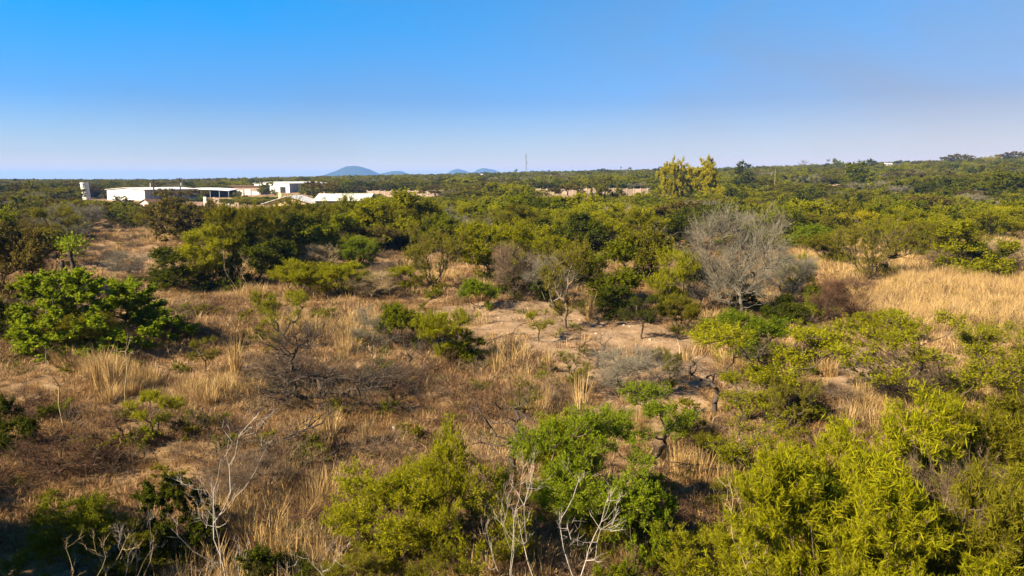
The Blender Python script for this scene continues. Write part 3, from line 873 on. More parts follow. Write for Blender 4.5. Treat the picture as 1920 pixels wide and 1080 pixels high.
G('feather', 770, 470, 80, 90, 'olive', label='olive shrub right behind the big yellow green shrub', var=1)
G('dome', 1075, 480, 70, 100, 'dark', label='dark green shrub behind the dense green shrub in the centre', var=0)
G('bare', 1235, 520, 80, 80, bark='straw', label='straw brown leafless shrub right of the leaning bare tree', var=0)
G('mfeather', 1134, 392, 54, 46, 'olive', label='olive bush that splits the open boundary wall in two stretches', var=0)
G('mumb', 1066, 388, 42, 44, 'brown', label='brown thorn tree before the left stretch of open boundary wall', var=1)
G('mumb', 884, 382, 34, 46, 'brown', label='brown umbrella thorn tree before the wall left of the bright tree pair', var=2)
G('mumb', 822, 384, 34, 50, 'brown', label='brown thorn tree before the boundary wall under the space between the far hills', var=3)
G('mfeather', 1185, 392, 28, 34, 'yellow', label='yellow green bush at the foot of the right stretch of open boundary wall', var=1)
G('mfeather', 1340, 392, 36, 50, 'gold', label='orange olive bush at the foot of the right golden tree', var=3)
G('mdome', 228, 384, 17, 36, 'dark', label='low dark bush before the right half of the long warehouse', var=1)
G('mumb', 305, 380, 26, 30, 'olive', label='olive thorn tree before the shade painted flank of the long warehouse', var=0)
G('mdome', 372, 382, 18, 30, 'green', label='low green bush before the open white roofed shed', var=3)
G('mdome', 448, 376, 18, 26, 'olive', label='olive bush before the brick store', var=0)
G('mfeather', 585, 376, 26, 34, 'olive', label='olive bush before the shade painted flank of the large white shed', var=1)
# single trees that break the skyline
for px, d, h, w, kind, lf, lab in (
        (31, 420, 17, 24, 'mumb', 'dark', 'dark tree on the skyline at the far left'), (52, 430, 13, 14, 'mumb', 'dark', 'small dark tree on the skyline right of the far left one'),
        (140, 330, 26, 40, 'mdome', 'olive', 'olive domed tree on the skyline above the white tower'), (197, 420, 15, 12, 'mumb', 'dark', 'narrow dark tree on the skyline right of the white tower'),
        (231, 430, 16, 24, 'mdome', 'dark', 'dark round tree on the skyline over the long warehouse'), (250, 440, 13, 20, 'mumb', 'brown', 'brown flat tree on the skyline over the long warehouse'),
        (320, 520, 12, 18, 'mumb', 'dark', 'dark flat tree on the skyline between the two power poles'), (378, 600, 13, 10, 'cone', 'dark', 'thin dark tree on the skyline over the open shed'),
        (416, 520, 15, 22, 'mdome', 'yellow', 'pale yellow tree on the skyline over the open shed'), (443, 600, 14, 22, 'mdome', 'dark', 'dark round tree on the skyline left of the large shed'),
        (468, 600, 13, 20, 'mdome', 'dark', 'dark round tree on the skyline over the left end of the large shed'), (520, 650, 12, 20, 'mumb', 'dark', 'dark flat tree on the skyline over the large shed'),
        (545, 640, 12, 14, 'mumb', 'brown', 'brown tree on the skyline over the right of the large shed'), (858, 760, 12, 15, 'mdome', 'dark', 'dark tree on the skyline under the third hill'),
        (909, 780, 12, 12, 'mdome', 'dark', 'dark tree on the skyline under the fourth hill'), (968, 700, 17, 8, 'cone', 'green', 'thin tree on the skyline just left of the lattice mast'),
        (1003, 820, 12, 16, 'mumb', 'dark', 'dark flat tree on the skyline just right of the lattice mast'), (1025, 820, 12, 22, 'mdome', 'dark', 'dark wide tree on the skyline right of the lattice mast'),
        (1130, 760, 14, 24, 'mumb', 'dark', 'dark flat tree on the skyline over the timber frame'), (1163, 700, 17, 6, 'cone', 'dark', 'thin pointed dark tree on the skyline over the wall gap'),
        (1180, 700, 16, 18, 'mdome', 'olive', 'olive tree on the skyline by the far pale roofed house'), (1238, 640, 18, 22, 'mumb', 'dark', 'dark flat tree on the skyline left of the golden trees'),
        (1427, 640, 15, 20, 'mumb', 'brown', 'brown flat tree on the skyline right of the pointed conifer'), (1510, 620, 22, 20, 'mbare', None, 'grey bare tree on the skyline between conifer and slender tree'),
        (1549, 600, 22, 12, 'cone', 'dark', 'dark pointed tree on the skyline left of the slender tree'), (1568, 560, 24, 30, 'mdome', 'green', 'green domed tree on the skyline left of the slender tree'),
        (1632, 560, 22, 34, 'mdome', 'dark', 'dark green wide tree on the skyline right of the slender tree'), (1690, 620, 16, 24, 'mumb', 'dark', 'dark flat tree on the skyline right of the far pink house'),
        (1795, 600, 22, 36, 'mumb', 'brown', 'brown flat topped tree on the skyline, wider of two at right'), (1857, 600, 18, 22, 'mumb', 'gold', 'golden flat topped tree on the skyline at right'),
        (1900, 600, 22, 36, 'mumb', 'brown', 'brown flat topped tree on the skyline at the right edge')):
    G(kind, px, 0, h * 1.25, w * 1.1, lf, label=lab, d=d)

# ------------------------------------------------------------------ buildings, wall, poles, mast
paint_white = rough_mat('white_paint', [(.40, .37, .32), (.60, .58, .53), (.68, .66, .61)], .35, 7)
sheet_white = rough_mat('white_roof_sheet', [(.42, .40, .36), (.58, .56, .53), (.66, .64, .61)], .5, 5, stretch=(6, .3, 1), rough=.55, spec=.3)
hoop_and_shade_grey = rough_mat('grey_hoop_and_wall_shade', [(.20, .20, .20), (.30, .30, .29), (.38, .37, .35)], .5, 5, stretch=(6, .3, 1), rough=.6, spec=.3)  # tower hoops; on shed walls this grey paints in the shaded side
cream = rough_mat('cream_render', [(.52, .42, .30), (.66, .55, .42), (.74, .64, .50)], .6, 6)
ochre = rough_mat('ochre_render', [(.42, .30, .15), (.55, .41, .23), (.62, .48, .30)], .6, 6)
brickm = rough_mat('brown_brick', [(.16, .10, .07), (.25, .17, .12), (.33, .24, .18)], 1.2, 6)
concrete = rough_mat('pale_concrete', [(.24, .18, .125), (.36, .275, .20), (.45, .35, .26)], .8, 6)
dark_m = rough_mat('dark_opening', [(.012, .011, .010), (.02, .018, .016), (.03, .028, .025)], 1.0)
rust_roof = rough_mat('brown_roof_sheet', [(.10, .055, .03), (.17, .095, .055), (.23, .14, .085)], .8, 5, stretch=(5, .4, 1))
pole_m = rough_mat('creosote_timber', [(.02, .016, .013), (.04, .032, .026), (.06, .05, .04)], 2, stretch=(1, 1, .1))
steel = rough_mat('painted_steel', [(.16, .17, .18), (.22, .23, .24), (.30, .31, .32)], 2, rough=.6, spec=.3)
panel_m = rough_mat('weathered_panel', [(.17, .12, .085), (.27, .20, .145), (.36, .275, .20)], .9, 7)
_t = panel_m.node_tree
_p = [q for q in _t.nodes if q.type == 'BSDF_PRINCIPLED'][0]
_c = _p.inputs['Base Color'].links[0].from_socket
_oi = N(_t, 'ShaderNodeObjectInfo')
_mr = N(_t, 'ShaderNodeMapRange')
_mr.inputs['To Min'].default_value = .72
_mr.inputs['To Max'].default_value = 1.2
_t.links.new(_oi.outputs['Random'], _mr.inputs['Value'])
_vm = N(_t, 'ShaderNodeVectorMath', operation='SCALE')
_t.links.new(_c, _vm.inputs[0])
_t.links.new(_mr.outputs[0], _vm.inputs['Scale'])
_t.links.new(_vm.outputs[0], _p.inputs['Base Color'])
def box_mesh(name, size, mat, bevel=0.0):
    bm = bmesh.new()
    bmesh.ops.create_cube(bm, size=1.0)
    bmesh.ops.scale(bm, vec=size, verts=bm.verts)
    if bevel:
        bmesh.ops.bevel(bm, geom=bm.edges[:], offset=bevel, segments=1, affect='EDGES')
    me = bpy.data.meshes.new(name)
    bm.to_mesh(me); bm.free()
    me.materials.append(mat)
    return me
def box(name, lo, hi, mat, parent, bevel=0.0, rot=(0, 0, 0)):
    size = [hi[i] - lo[i] for i in range(3)]
    return put(name, box_mesh(name, size, mat, bevel), parent, loc=[(hi[i] + lo[i]) / 2 for i in range(3)], rot=rot)
def poly_mesh(name, V, faces, mat):
    me = bpy.data.meshes.new(name)
    me.from_pydata(V, [], faces)
    me.materials.append(mat)
    me.update()
    return me
def gable_roof(name, x0, x1, y0, y1, ze, zr, th, mat, parent, along='y'):
    """two sloping sheets with thickness; ridge along y (or x)"""
    if along == 'y':
        c = (x0 + x1) / 2
        prof = [(x0, ze), (c, zr), (x1, ze), (x1, ze + th), (c, zr + th), (x0, ze + th)]
        V = [(a, y0, z) for a, z in prof] + [(a, y1, z) for a, z in prof]
    else:
        c = (y0 + y1) / 2
        prof = [(y0, ze), (c, zr), (y1, ze), (y1, ze + th), (c, zr + th), (y0, ze + th)]
        V = [(x0, a, z) for a, z in prof] + [(x1, a, z) for a, z in prof]
    f = [(0, 1, 4, 5), (1, 2, 3, 4), (6, 11, 10, 7), (7, 10, 9, 8)]
    for i in range(6):
        j = (i + 1) % 6
        f.append((i, i + 6, j + 6, j))
    me = poly_mesh(name, V, f, mat)
    bm = bmesh.new(); bm.from_mesh(me); bmesh.ops.recalc_face_normals(bm, faces=bm.faces[:]); bm.to_mesh(me); bm.free()
    return put(name, me, parent)
def wall_gable(name, x0, x1, y0, y1, ze, zr, mat, parent, along='y'):
    if along == 'y':
        c = (x0 + x1) / 2
        prof = [(x0, -.6), (x1, -.6), (x1, ze), (c, zr), (x0, ze)]
        V = [(a, y0, z) for a, z in prof] + [(a, y1, z) for a, z in prof]
    else:
        c = (y0 + y1) / 2
        prof = [(y0, -.6), (y1, -.6), (y1, ze), (c, zr), (y0, ze)]
        V = [(x0, a, z) for a, z in prof] + [(x1, a, z) for a, z in prof]
    f = [(0, 1, 2, 3, 4), (9, 8, 7, 6, 5)]
    for i in range(5):
        j = (i + 1) % 5
        f.append((i, i + 5, j + 5, j))
    me = poly_mesh(name, V, f, mat)
    bm = bmesh.new(); bm.from_mesh(me); bmesh.ops.recalc_face_normals(bm, faces=bm.faces[:]); bm.to_mesh(me); bm.free()
    return put(name, me, parent)
FOOT = []     # ground taken by buildings: x, y, radius
def site(name, px, d, rz, label, cat, r=8, group=None, dz=0.0, off=(0, 0)):
    p = at_d(px, d)
    c, s_ = math.cos(rz), math.sin(rz)
    FOOT.append((p.x + c * off[0] - s_ * off[1], p.y + s_ * off[0] + c * off[1], r))
    return empty(name, (p.x, p.y, p.z + dz), rz, label=label, cat=cat, group=group)
def hz(py, d):               # height above the camera plane that shows at row py
    return CAM_H + (336 - py) / F * d * 1.0

# long white warehouse: near corner at the origin, white front to the left (-x), flank with its shade painted grey going away (+y)
def shed(px, d, rz, wf, wd, he, rise, label, name='warehouse', doors=(), ribs=True):
    t = site(name, px, d, R(rz), label, 'warehouse', max(wf, wd) * .5, off=(-wf / 2, wd / 2))
    wall_gable('front_wall', -wf, 0, 0, .3, he, he + rise, paint_white, t)
    box('side_wall', (-.3, .303, -.6), (0, wd, he), hoop_and_shade_grey, t)  # shade of the flank is put into its grey colour
    box('side_wall', (-wf, .303, -.6), (-wf + .3, wd, he), hoop_and_shade_grey, t)
    wall_gable('back_wall', -wf + .3, -.303, wd - .3, wd - .003, he - .01, he + rise - .02, hoop_and_shade_grey, t)
    gable_roof('roof', -wf - .5, .5, -.5, wd + .5, he + .02, he + rise + .05, .14, sheet_white, t)
    for (a, b, h) in doors:
        dr = box('door', (a, -.12, -.3), (b, -.003, h), dark_m, t)
        box('door_frame', (a - .12, -.16, h + .003), (b + .12, -.004, h + .2), steel, dr).matrix_parent_inverse = dr.matrix_basis.inverted()
    if ribs:
        k = int(wd / 3)
        for i in range(1, k):
            box('column', (.003, i * wd / k - .1, -.5), (.16, i * wd / k + .1, he - .05), steel, t)
    return t
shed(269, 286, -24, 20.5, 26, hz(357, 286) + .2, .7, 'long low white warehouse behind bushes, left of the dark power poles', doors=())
shed(542, 395, -22, 23.0, 38, hz(343, 395) - 1.2, .8, 'large white shed with dark doorway and shade painted flank, right of the brick store', doors=((-6.0, -2.5, 3.0),))

# white tower with dark marks
t = site('water_tower', 160, 296, 0, 'slightly leaning white cylindrical tower with dark marks at the left end of the warehouse', 'tower', 3)
t.rotation_euler = (0, R(-5), 0)
def cyl_mesh(name, r0, r1, z0, z1, mat, n=24, cap=True):
    V = []; f = []
    for k, (r, z) in enumerate(((r0, z0), (r1, z1))):
        V += [(r * math.cos(i * 2 * math.pi / n), r * math.sin(i * 2 * math.pi / n), z) for i in range(n)]
    f = [(i, (i + 1) % n, n + (i + 1) % n, n + i) for i in range(n)]
    if cap:
        f += [tuple(range(n, 2 * n)), tuple(range(n))[::-1]]
    me = poly_mesh(name, V, f, mat)
    return me
th = hz(342, 296)
put('shell', cyl_mesh('shell', 1.45, 1.45, -.6, th - .25, paint_white), t)
put('rim', cyl_mesh('rim', 1.56, 1.56, th - .247, th, paint_white), t)
for i in range(1, 4):
    put('hoop', cyl_mesh('hoop', 1.475, 1.475, th * i / 4 - .06, th * i / 4 + .06, hoop_and_shade_grey, cap=False), t)
for z, a, w, h in ((.86, .25, .7, .5), (.74, .1, .5, .42), (.52, .2, .8, .55), (.42, -.1, .45, .4), (.24, .15, .7, .4)):
    ang = -math.pi / 2 + a
    m = box_mesh('painted_mark', (w, .05, h), dark_m)
    o = put('painted_mark', m, t, loc=(1.47 * math.cos(ang), 1.47 * math.sin(ang), th * z), rot=(0, 0, ang + math.pi / 2))

# little cream hut
t = site('hut', 268, 196, R(-20), 'small cream gabled hut with brown roof peeping above bushes left of the power poles', 'hut', 2, off=(0, 2))
wall_gable('wall', -2.0, 2.0, 0, 4.5, hz(383, 196) + .3, hz(374, 196) + .1, cream, t)
gable_roof('roof', -2.25, 2.25, -.3, 4.8, hz(383, 196) + .22, hz(374, 196) + .14, .1, rust_roof, t)
box('door', (-.1, -.05, 0), (.75, -.004, 1.7), brickm, t)

# open shed with thin white roof
t = site('open_shed', 384, 322, R(-4), 'open sided shed with thin white roof and bays painted shade dark amid the buildings', 'shed', 9)
zt = hz(358, 322)
V = []; n = 14
for i in range(n + 1):
    x = -12.5 + 25 * i / n
    z = zt + .55 * math.sin(math.pi * i / n) + .1
    V += [(x, -4.5, z - .25), (x, 4.5, z + .35), (x, 4.5, z + .53), (x, -4.5, z - .07)]
f = []
for i in range(n):
    for k in range(4):
        f.append((i * 4 + k, i * 4 + (k + 1) % 4, i * 4 + 4 + (k + 1) % 4, i * 4 + 4 + k))
f += [(0, 1, 2, 3), (4 * n + 3, 4 * n + 2, 4 * n + 1, 4 * n)]
me = poly_mesh('roof', V, f, sheet_white)
bm = bmesh.new(); bm.from_mesh(me); bmesh.ops.recalc_face_normals(bm, faces=bm.faces[:]); bm.to_mesh(me); bm.free()
put('roof', me, t)
box('back_wall', (-12, 4.1, -.5), (12, 4.35, zt), dark_m, t)  # near-black colour carries the shade under the roof
for i in range(7):
    x = -12 + 24 * i / 6
    box('post', (x - .1, -4.2, -.5), (x + .1, -4.0, zt - .12), steel, t)
box('side_wall', (-12.2, -2, -.5), (-12.0, 4.09, zt - .05), brickm, t)

# brick store with dark eave and pale doors
t = site('brick_store', 452, 352, R(-10), 'brown brick store with flat dark roof and pale doors left of the large shed', 'building', 8, off=(0, 4))
zt = hz(350, 352)
box('wall', (-9.5, 0, -.5), (9.5, 9, zt - .35), brickm, t)
box('roof', (-10, -.6, zt - .347), (10, 9.6, zt), rust_roof, t)
for x0, x1, h in ((-2.6, .6, 2.5), (1.6, 4.4, 2.8), (5.2, 8.6, 1.9)):
    box('door', (x0, -.08, -.2), (x1, -.004, h), paint_white, t)
box('window', (-7.4, -.06, 1.2), (-5.6, -.004, 2.2), dark_m, t)

# low house with pale sheet roof: ochre gable to the left front, roof slope to the right
t = site('house', 540, 222, R(0), 'low ochre gabled house with wide pale sheet roof in front of the large shed', 'house', 10, off=(3, 8))
ze, zr = hz(384, 222), hz(369, 222)
wall_gable('gable_wall', -7.4, 6.6, 0, .3, ze, zr - .1, ochre, t)
wall_gable('back_wall', -7.4, 6.6, 13.7, 14, ze, zr - .1, ochre, t)
box('side_wall', (-7.4, .303, -.5), (-7.1, 13.697, ze), ochre, t)
box('side_wall', (6.3, .303, -.5), (6.6, 13.697, ze), ochre, t)
gable_roof('roof', -8.2, 7.4, -.7, 14.6, ze + .02, zr + .0, .15, sheet_white, t)
# long wing to the right, ridge along x
wall_gable('wing_wall', 6.9, 22.5, 2.5, 15.5, hz(377, 226) - .15, hz(368, 226), brickm, t, along='x')
gable_roof('wing_roof', 6.61, 23.4, 1.6, 16.4, hz(377, 226) - .1, hz(366, 226) + .1, .14, sheet_white, t, along='x')
box('fascia', (7.45, 1.5, hz(377, 226) - .42), (23.4, 1.595, hz(377, 226) - .02), dark_m, t)
for x in (9.5, 13, 17, 20.5):
    box('window', (x - .7, 2.44, .8), (x + .7, 2.496, 1.5), dark_m, t)
box('chimney', (-5.6, 8, ze + .2), (-4.7, 8.9, zr + .75), ochre, t)

# ruined pale block wall, with gaps
t = site('ruined_wall', 410, 216, R(3), 'broken pale block wall with dark gaps below the open white roofed shed', 'wall', 2)
rr = random.Random(3)
x = -4.6
while x < 4.4:
    w = rr.uniform(.7, 1.3)
    h = rr.choice((2.6, 2.4, 1.2, .7, 2.7)) if x < -.5 else rr.uniform(.5, 1.4)
    box('block_panel', (x, -.12, -.4), (x + w, .12, h), rr.choice((paint_white, concrete, concrete)), t, .03)
    x += w + rr.choice((.05, .05, .5))
t = site('low_wall', 372, 222, R(2), 'low brown brick wall between the umbrella thorn and the broken block wall', 'wall', 4)
for i in range(5):
    box('block_panel', (-4 + i * 1.6, -.15, -.4), (-4 + i * 1.6 + 1.57, .15, 1.15 + .1 * (i % 2)), brickm, t, .02)

# small far houses
for px, d, w, h, label in ((632, 470, 5.5, 2.6, 'tiny white house among bushes under the largest blue hill'),
                           (914, 760, 17, 3.6, 'far low house with pale roof below the right blue hills'),
                           (1181, 720, 14, 3.4, 'far house with pale roof on the ridge left of the golden trees'),
                           (1664, 560, 4.5, 4.6, 'far pinkish white house on the skyline right of the slender upright tree'),
                           (650, 500, 4.5, 2.4, 'tiny pale shed right of the tiny white house')):
    t = site('far_house', px, d, R(-14), label, 'house', w * .7)
    up = 2.6 if d > 550 else 1.6
    wall_gable('wall', -w / 2, w / 2, 0, w * .8, h + up - 1, h + up - .2, paint_white if d < 700 else cream, t, along='x')
    gable_roof('roof', -w / 2 - .4, w / 2 + .4, -.5, w * .8 + .5, h + up - .95, h + up, .15, sheet_white, t, along='x')
    box('window', (-w * .3, -.06, .9), (-w * .1, -.003, 1.9), dark_m, t)
    box('door', (w * .1, -.06, 0), (w * .25, -.003, 2.0), dark_m, t)

# power poles
def pole(px, d, toppy, label, arms=1, mat=pole_m, r=.16):
    t = site('power_pole', px, d, R(20), label, 'pole', 1, 'power poles near the buildings')
    h = hz(toppy, d) - t.location.z
    put('shaft', cyl_mesh('shaft', r * 1.25, r * .8, -.8, h, mat, 8), t)
    for k in range(arms):
        z = h - .35 - k * .8
        a = box('crossarm', (-1.1, -.26, z - .07), (1.1, -.15, z + .07), mat, t)
        for x in (-.95, 0, .95):
            put('insulator', cyl_mesh('insulator', .07, .05, .07, .28, steel, 8), a, loc=(x, 0, 0))
    return t, h
t, h = pole(287, 268, 336, 'dark power pole at the right end of the long white warehouse', 1, r=.24)
t, h = pole(337, 300, 333, 'dark power pole with transformer left of the open white roofed shed', 2, r=.22)
tk = put('transformer', cyl_mesh('transformer', .42, .42, h - 3.2, h - 2.0, steel, 12), t, loc=(.55, -.2, 0))
pole(1584, 330, 306, 'thin pale pole beside the slender upright tree on the skyline', 1, B['straw'], .09)
pole(1453, 300, 317, 'thin pale pole right of the dark pointed conifer', 0, B['straw'], .09)
pole(281, 305, 343, 'short pale post on the warehouse roof line beside the dark power pole', 0, paint_white, .14)

# lattice mast
t = site('radio_mast', 986, 900, 0, 'thin grey lattice mast rising alone above the skyline', 'mast', 3)
mh = hz(287, 900) - t.location.z
def bars(name, segs, r, mat, parent, n=5):
    P0 = np.array([s[0] for s in segs], float); P1 = np.array([s[1] for s in segs], float)
    V, q = tubes(P0, P1, np.full(len(segs), r), np.full(len(segs), r), n)
    return put(name, mesh_np(name, V, q, None, [mat]), parent)
def leg_at(k, z):
    w = 1.35 - .75 * z / mh
    a = k * 2 * math.pi / 3 + .4
    return (w * math.cos(a), w * math.sin(a), z)
for k in range(3):
    bars('leg', [(leg_at(k, -.5), leg_at(k, mh * .93))], .17, steel, t)
lev = 14
for i in range(lev):
    z0, z1 = mh * .93 * i / lev, mh * .93 * (i + 1) / lev
    sg = []
    for k in range(3):
        sg += [(leg_at(k, z0), leg_at((k + 1) % 3, z1)), (leg_at(k, z1), leg_at((k + 1) % 3, z1))]
    bars('bracing', sg, .075, steel, t)
bars('antenna', [((0, 0, mh * .92), (0, 0, mh))], .12, steel, t)
box('antenna_panel', (.7, -.3, mh * .55), (1.5, .3, mh * .62), steel, t)
box('antenna_panel', (-1.2, -.3, mh * .8), (-.6, .3, mh * .88), steel, t)

# precast boundary wall, rising to the right
t = empty('boundary_wall', (0, 0, 0), label='long pale precast concrete boundary wall with posts behind the green bush belt', cat='wall')
WP = [at_d(688, 308), at_d(860, 300), at_d(1050, 292), at_d(1240, 288), at_d(1440, 284), at_d(1600, 276)]
HW = 2.7
pm = {}
prev = None
for a, b in zip(WP[:-1], WP[1:]):
    n = max(1, round((Vector((b.x - a.x, b.y - a.y))).length / 2.6))
    ang = math.atan2(b.y - a.y, b.x - a.x)
    ln = Vector((b.x - a.x, b.y - a.y)).length / n
    key = round(ln, 3)
    if key not in pm:
        pm[key] = box_mesh('wall_panel', (ln - .36, .10, HW), panel_m, .015)
    if 'post' not in pm:
        pm['post'] = box_mesh('wall_post', (.34, .34, HW + .16), concrete, .02)
    for i in range(n):
        x = a.x + (b.x - a.x) * (i + .5) / n; y = a.y + (b.y - a.y) * (i + .5) / n
        FOOT.append((x, y, 2.0))
        put('wall_panel', pm[key], t, loc=(x, y, float(terr(x, y)) + HW / 2 - rr.uniform(.02, .35)), rot=(0, 0, ang))
        x = a.x + (b.x - a.x) * i / n; y = a.y + (b.y - a.y) * i / n
        put('wall_post', pm['post'], t, loc=(x, y, float(terr(x, y)) + HW / 2), rot=(0, 0, ang))

# a small timber frame by the wall
t = site('loading_frame', 1113, 268, R(8), 'small dark timber frame with sloping rail standing before the boundary wall', 'frame', 2)
for x in (-1.6, 1.9):
    box('post', (x - .12, -.12, -.4), (x + .12, .12, 1.9 if x > 0 else 1.1), pole_m, t)
box('rail', (-3.4, -.10, .9), (-.2, .10, 1.08), pole_m, t)
bars('brace', [((-.2, 0, 1.0), (1.9, 0, 1.75))], .11, pole_m, t)

# cut cactus like stumps on the left
def stump(px, py, top, label, lean, r=.16, leafy=False):
    p = ground(px, py)
    t = empty('cut_tree', (p.x, p.y, p.z - .1), label=label, cat='tree')
    h = (py - top) / F * depth(p)
    n = 7
    pts = [np.array([lean * (i / n) ** 1.3 * h + .04 * math.sin(i * 2.1), .03 * math.cos(i * 1.7), h * i / n]) for i in range(n + 1)]
    P0 = np.array(pts[:-1]); P1 = np.array(pts[1:])
    rr_ = np.array([r * (1.15 - .25 * i / n) for i in range(n + 1)])
    V, q = tubes(P0, P1, rr_[:-1], rr_[1:], 9)
    V = np.concatenate([V, pts[-1][None] + [[0, 0, .05]]])
    k = len(V) - 1
    cap = [(k, k - 9 + i, k - 9 + (i + 1) % 9) for i in range(9)]
    put('trunk', mesh_np('cut_trunk', V, q, cap, [B['dark']], smooth=True), t)
    if leafy:
        g = np.random.default_rng(8)
        m = 520
        c = pts[-1] + g.normal(size=(m, 3)) * [.55, .5, .33] + [0, 0, .25]
        ax = unit(c - pts[-1] + g.normal(size=(m, 3)) * .3 + [0, 0, .3]); sd = unit(np.cross(ax, g.normal(size=(m, 3))))
        a = ax * .13; b = sd * .06
        lv = np.stack([c - a, c + b, c + a, c - b], 1).reshape(-1, 3)
        put('crown', mesh_np('tuft_leaves', lv, np.arange(m * 4).reshape(-1, 4), None, [L['bright']], g.random(m)), t)
    return t
stump(141, 535, 462, 'thick upright cut trunk topped by a tuft of light green leaves on the left', -.05, .15, True)
stump(131, 540, 486, 'thick black leaning cut trunk beside the leaf topped one', -.22, .15)

# fallen branches in the grass
def fallen(px, py, L_, rz, label, seed, mat='dark'):
    p = ground(px, py)
    g = np.random.default_rng(seed)
    t = empty('fallen_branch', (p.x, p.y, p.z + .12), rz, label=label, cat='branch')
    P0, P1, R0, R1 = [], [], [], []
    def limb(a, d, ln, r, lv):
        n = 5
        for i in range(n):
            b = a + d * ln / n
            P0.append(a); P1.append(b); R0.append(r * (1 - .75 * i / n)); R1.append(r * (1 - .75 * (i + 1) / n))
            if lv and i > 0:
                for _ in range(g.integers(1, 3)):
                    dd = unit((d + g.normal(size=3) * [.7, .7, .45] + [0, 0, .1])[None])[0]
                    limb(b, dd, ln * g.uniform(.25, .5), r * .5, lv - 1)
            a = b
            d = unit((d + g.normal(size=3) * .16)[None])[0]
            d[2] = d[2] * .6 + .02
    limb(np.zeros(3), np.array([1.0, 0, .18]), L_, L_ * .022, 2)
    V, q = tubes(np.array(P0), np.array(P1), np.array(R0), np.array(R1), 5)
    put('branch', mesh_np('branch', V, q, None, [B[mat]]), t)
fallen(462, 858, 2.4, .35, 'black forked fallen branch lying in dry grass left of centre', 4)
fallen(655, 770, 2.2, 2.7, 'dark fallen branch at the foot of the sprawling leafless shrub', 6)
fallen(770, 800, 1.4, .1, 'short dark fallen branch near the white scrap', 9)
fallen(905, 645, 2.0, .1, 'dark fallen branch lying on the bare soil right of the yellow green shrub', 11)
fallen(1500, 905, 3.0, 2.9, 'dark fallen branch against the left of the corner thicket', 14)
fallen(1490, 760, 2.2, 2.6, 'grey fallen branch under the broad flat crowned thorn tree', 15, 'brown')
fallen(60, 690, 2.2, .5, 'brown fallen branch beside the long pale sapling', 21, 'brown')

# white scrap and pale stones
def lump(name, px, py, r, mat, label, cat, seed, flat=.6):
    p = ground(px, py)
    bm = bmesh.new()
    bmesh.ops.create_icosphere(bm, subdivisions=3, radius=r)
    g = np.random.default_rng(seed)
    for v in bm.verts:
        k = 1 + .5 * (float(fbm(v.co.x / r * 1.7 + seed, v.co.y / r * 1.7 + v.co.z / r, seed, 3)) - .5) * 2
        v.co *= k
        v.co.z *= flat
    me = bpy.data.meshes.new(name); bm.to_mesh(me); bm.free()
    me.materials.append(mat)
    o = put(name, me, loc=(p.x, p.y, p.z + r * flat * .8))
    props(o, label, cat)
lump('plastic_scrap', 738, 806, .10, paint_white, 'small white scrap lying in dry grass left of centre', 'litter', 3, .8)
lump('stone', 1634, 714, .16, concrete, 'pale stone lying on the sandy path', 'stone', 5)
lump('stone', 1655, 752, .22, concrete, 'larger pale stone at the near end of the sandy path', 'stone', 6)
lump('stone', 798, 680, .12, concrete, 'small pale stone left of the yellow green shrub on bare soil', 'stone', 7)

# ------------------------------------------------------------------ the bush belt: single shrubs and trees up to the wall
LOWLINE = ([0, 140, 152, 330, 345, 700, 720, 1250, 1260, 1700, 1920], [494, 470, 432, 432, 494, 490, 486, 478, 472, 466, 458])
CAPLINE = ([0, 112, 124, 245, 252, 286, 292, 330, 392, 430, 490, 590, 692, 700, 790, 796, 848, 854, 990, 1000, 1128, 1132, 1140, 1225, 1235, 1330, 1422, 1430, 1460, 1467, 1546, 1552, 1580, 1586, 1600, 1920],
           [350, 350, 373, 379, 391, 391, 379, 378, 392, 390, 389, 380, 378, 369, 368, 367, 367, 351, 351, 371, 371, 358, 367, 366, 344, 343, 343, 358, 358, 343, 343, 356, 356, 342, 342, 318])
BDIST = ([0, 120, 125, 330, 334, 412, 416, 612, 615, 690, 1240, 1600, 1920], [195, 195, 302, 302, 326, 330, 402, 404, 308, 308, 296, 296, 352])
MARK = [(20, 'the left edge'), (160, 'the white tower'), (225, 'the long warehouse'), (287, 'the first power pole'),
        (384, 'the open shed'), (505, 'the large shed'), (600, 'the low house'), (661, 'the largest hill'),
        (735, 'the second hill'), (860, 'the third hill'), (950, 'the bright tree pair'), (986, 'the lattice mast'),
        (1113, 'the timber frame'), (1180, 'the wall gap'), (1264, 'the left golden tree'), (1318, 'the right golden tree'), (1392, 'the pointed conifer'),
        (1453, 'the thin pale pole'), (1540, 'the round light shrub'), (1602, 'the slender tree'), (1700, 'the leaning branches'), (1815, 'the big rounded shrub'), (1900, 'the right edge')]
FR = random.Random(77)
cand = []
tries = 0
pts_xy = [(x, y, r) for x, y, r in PLACED]
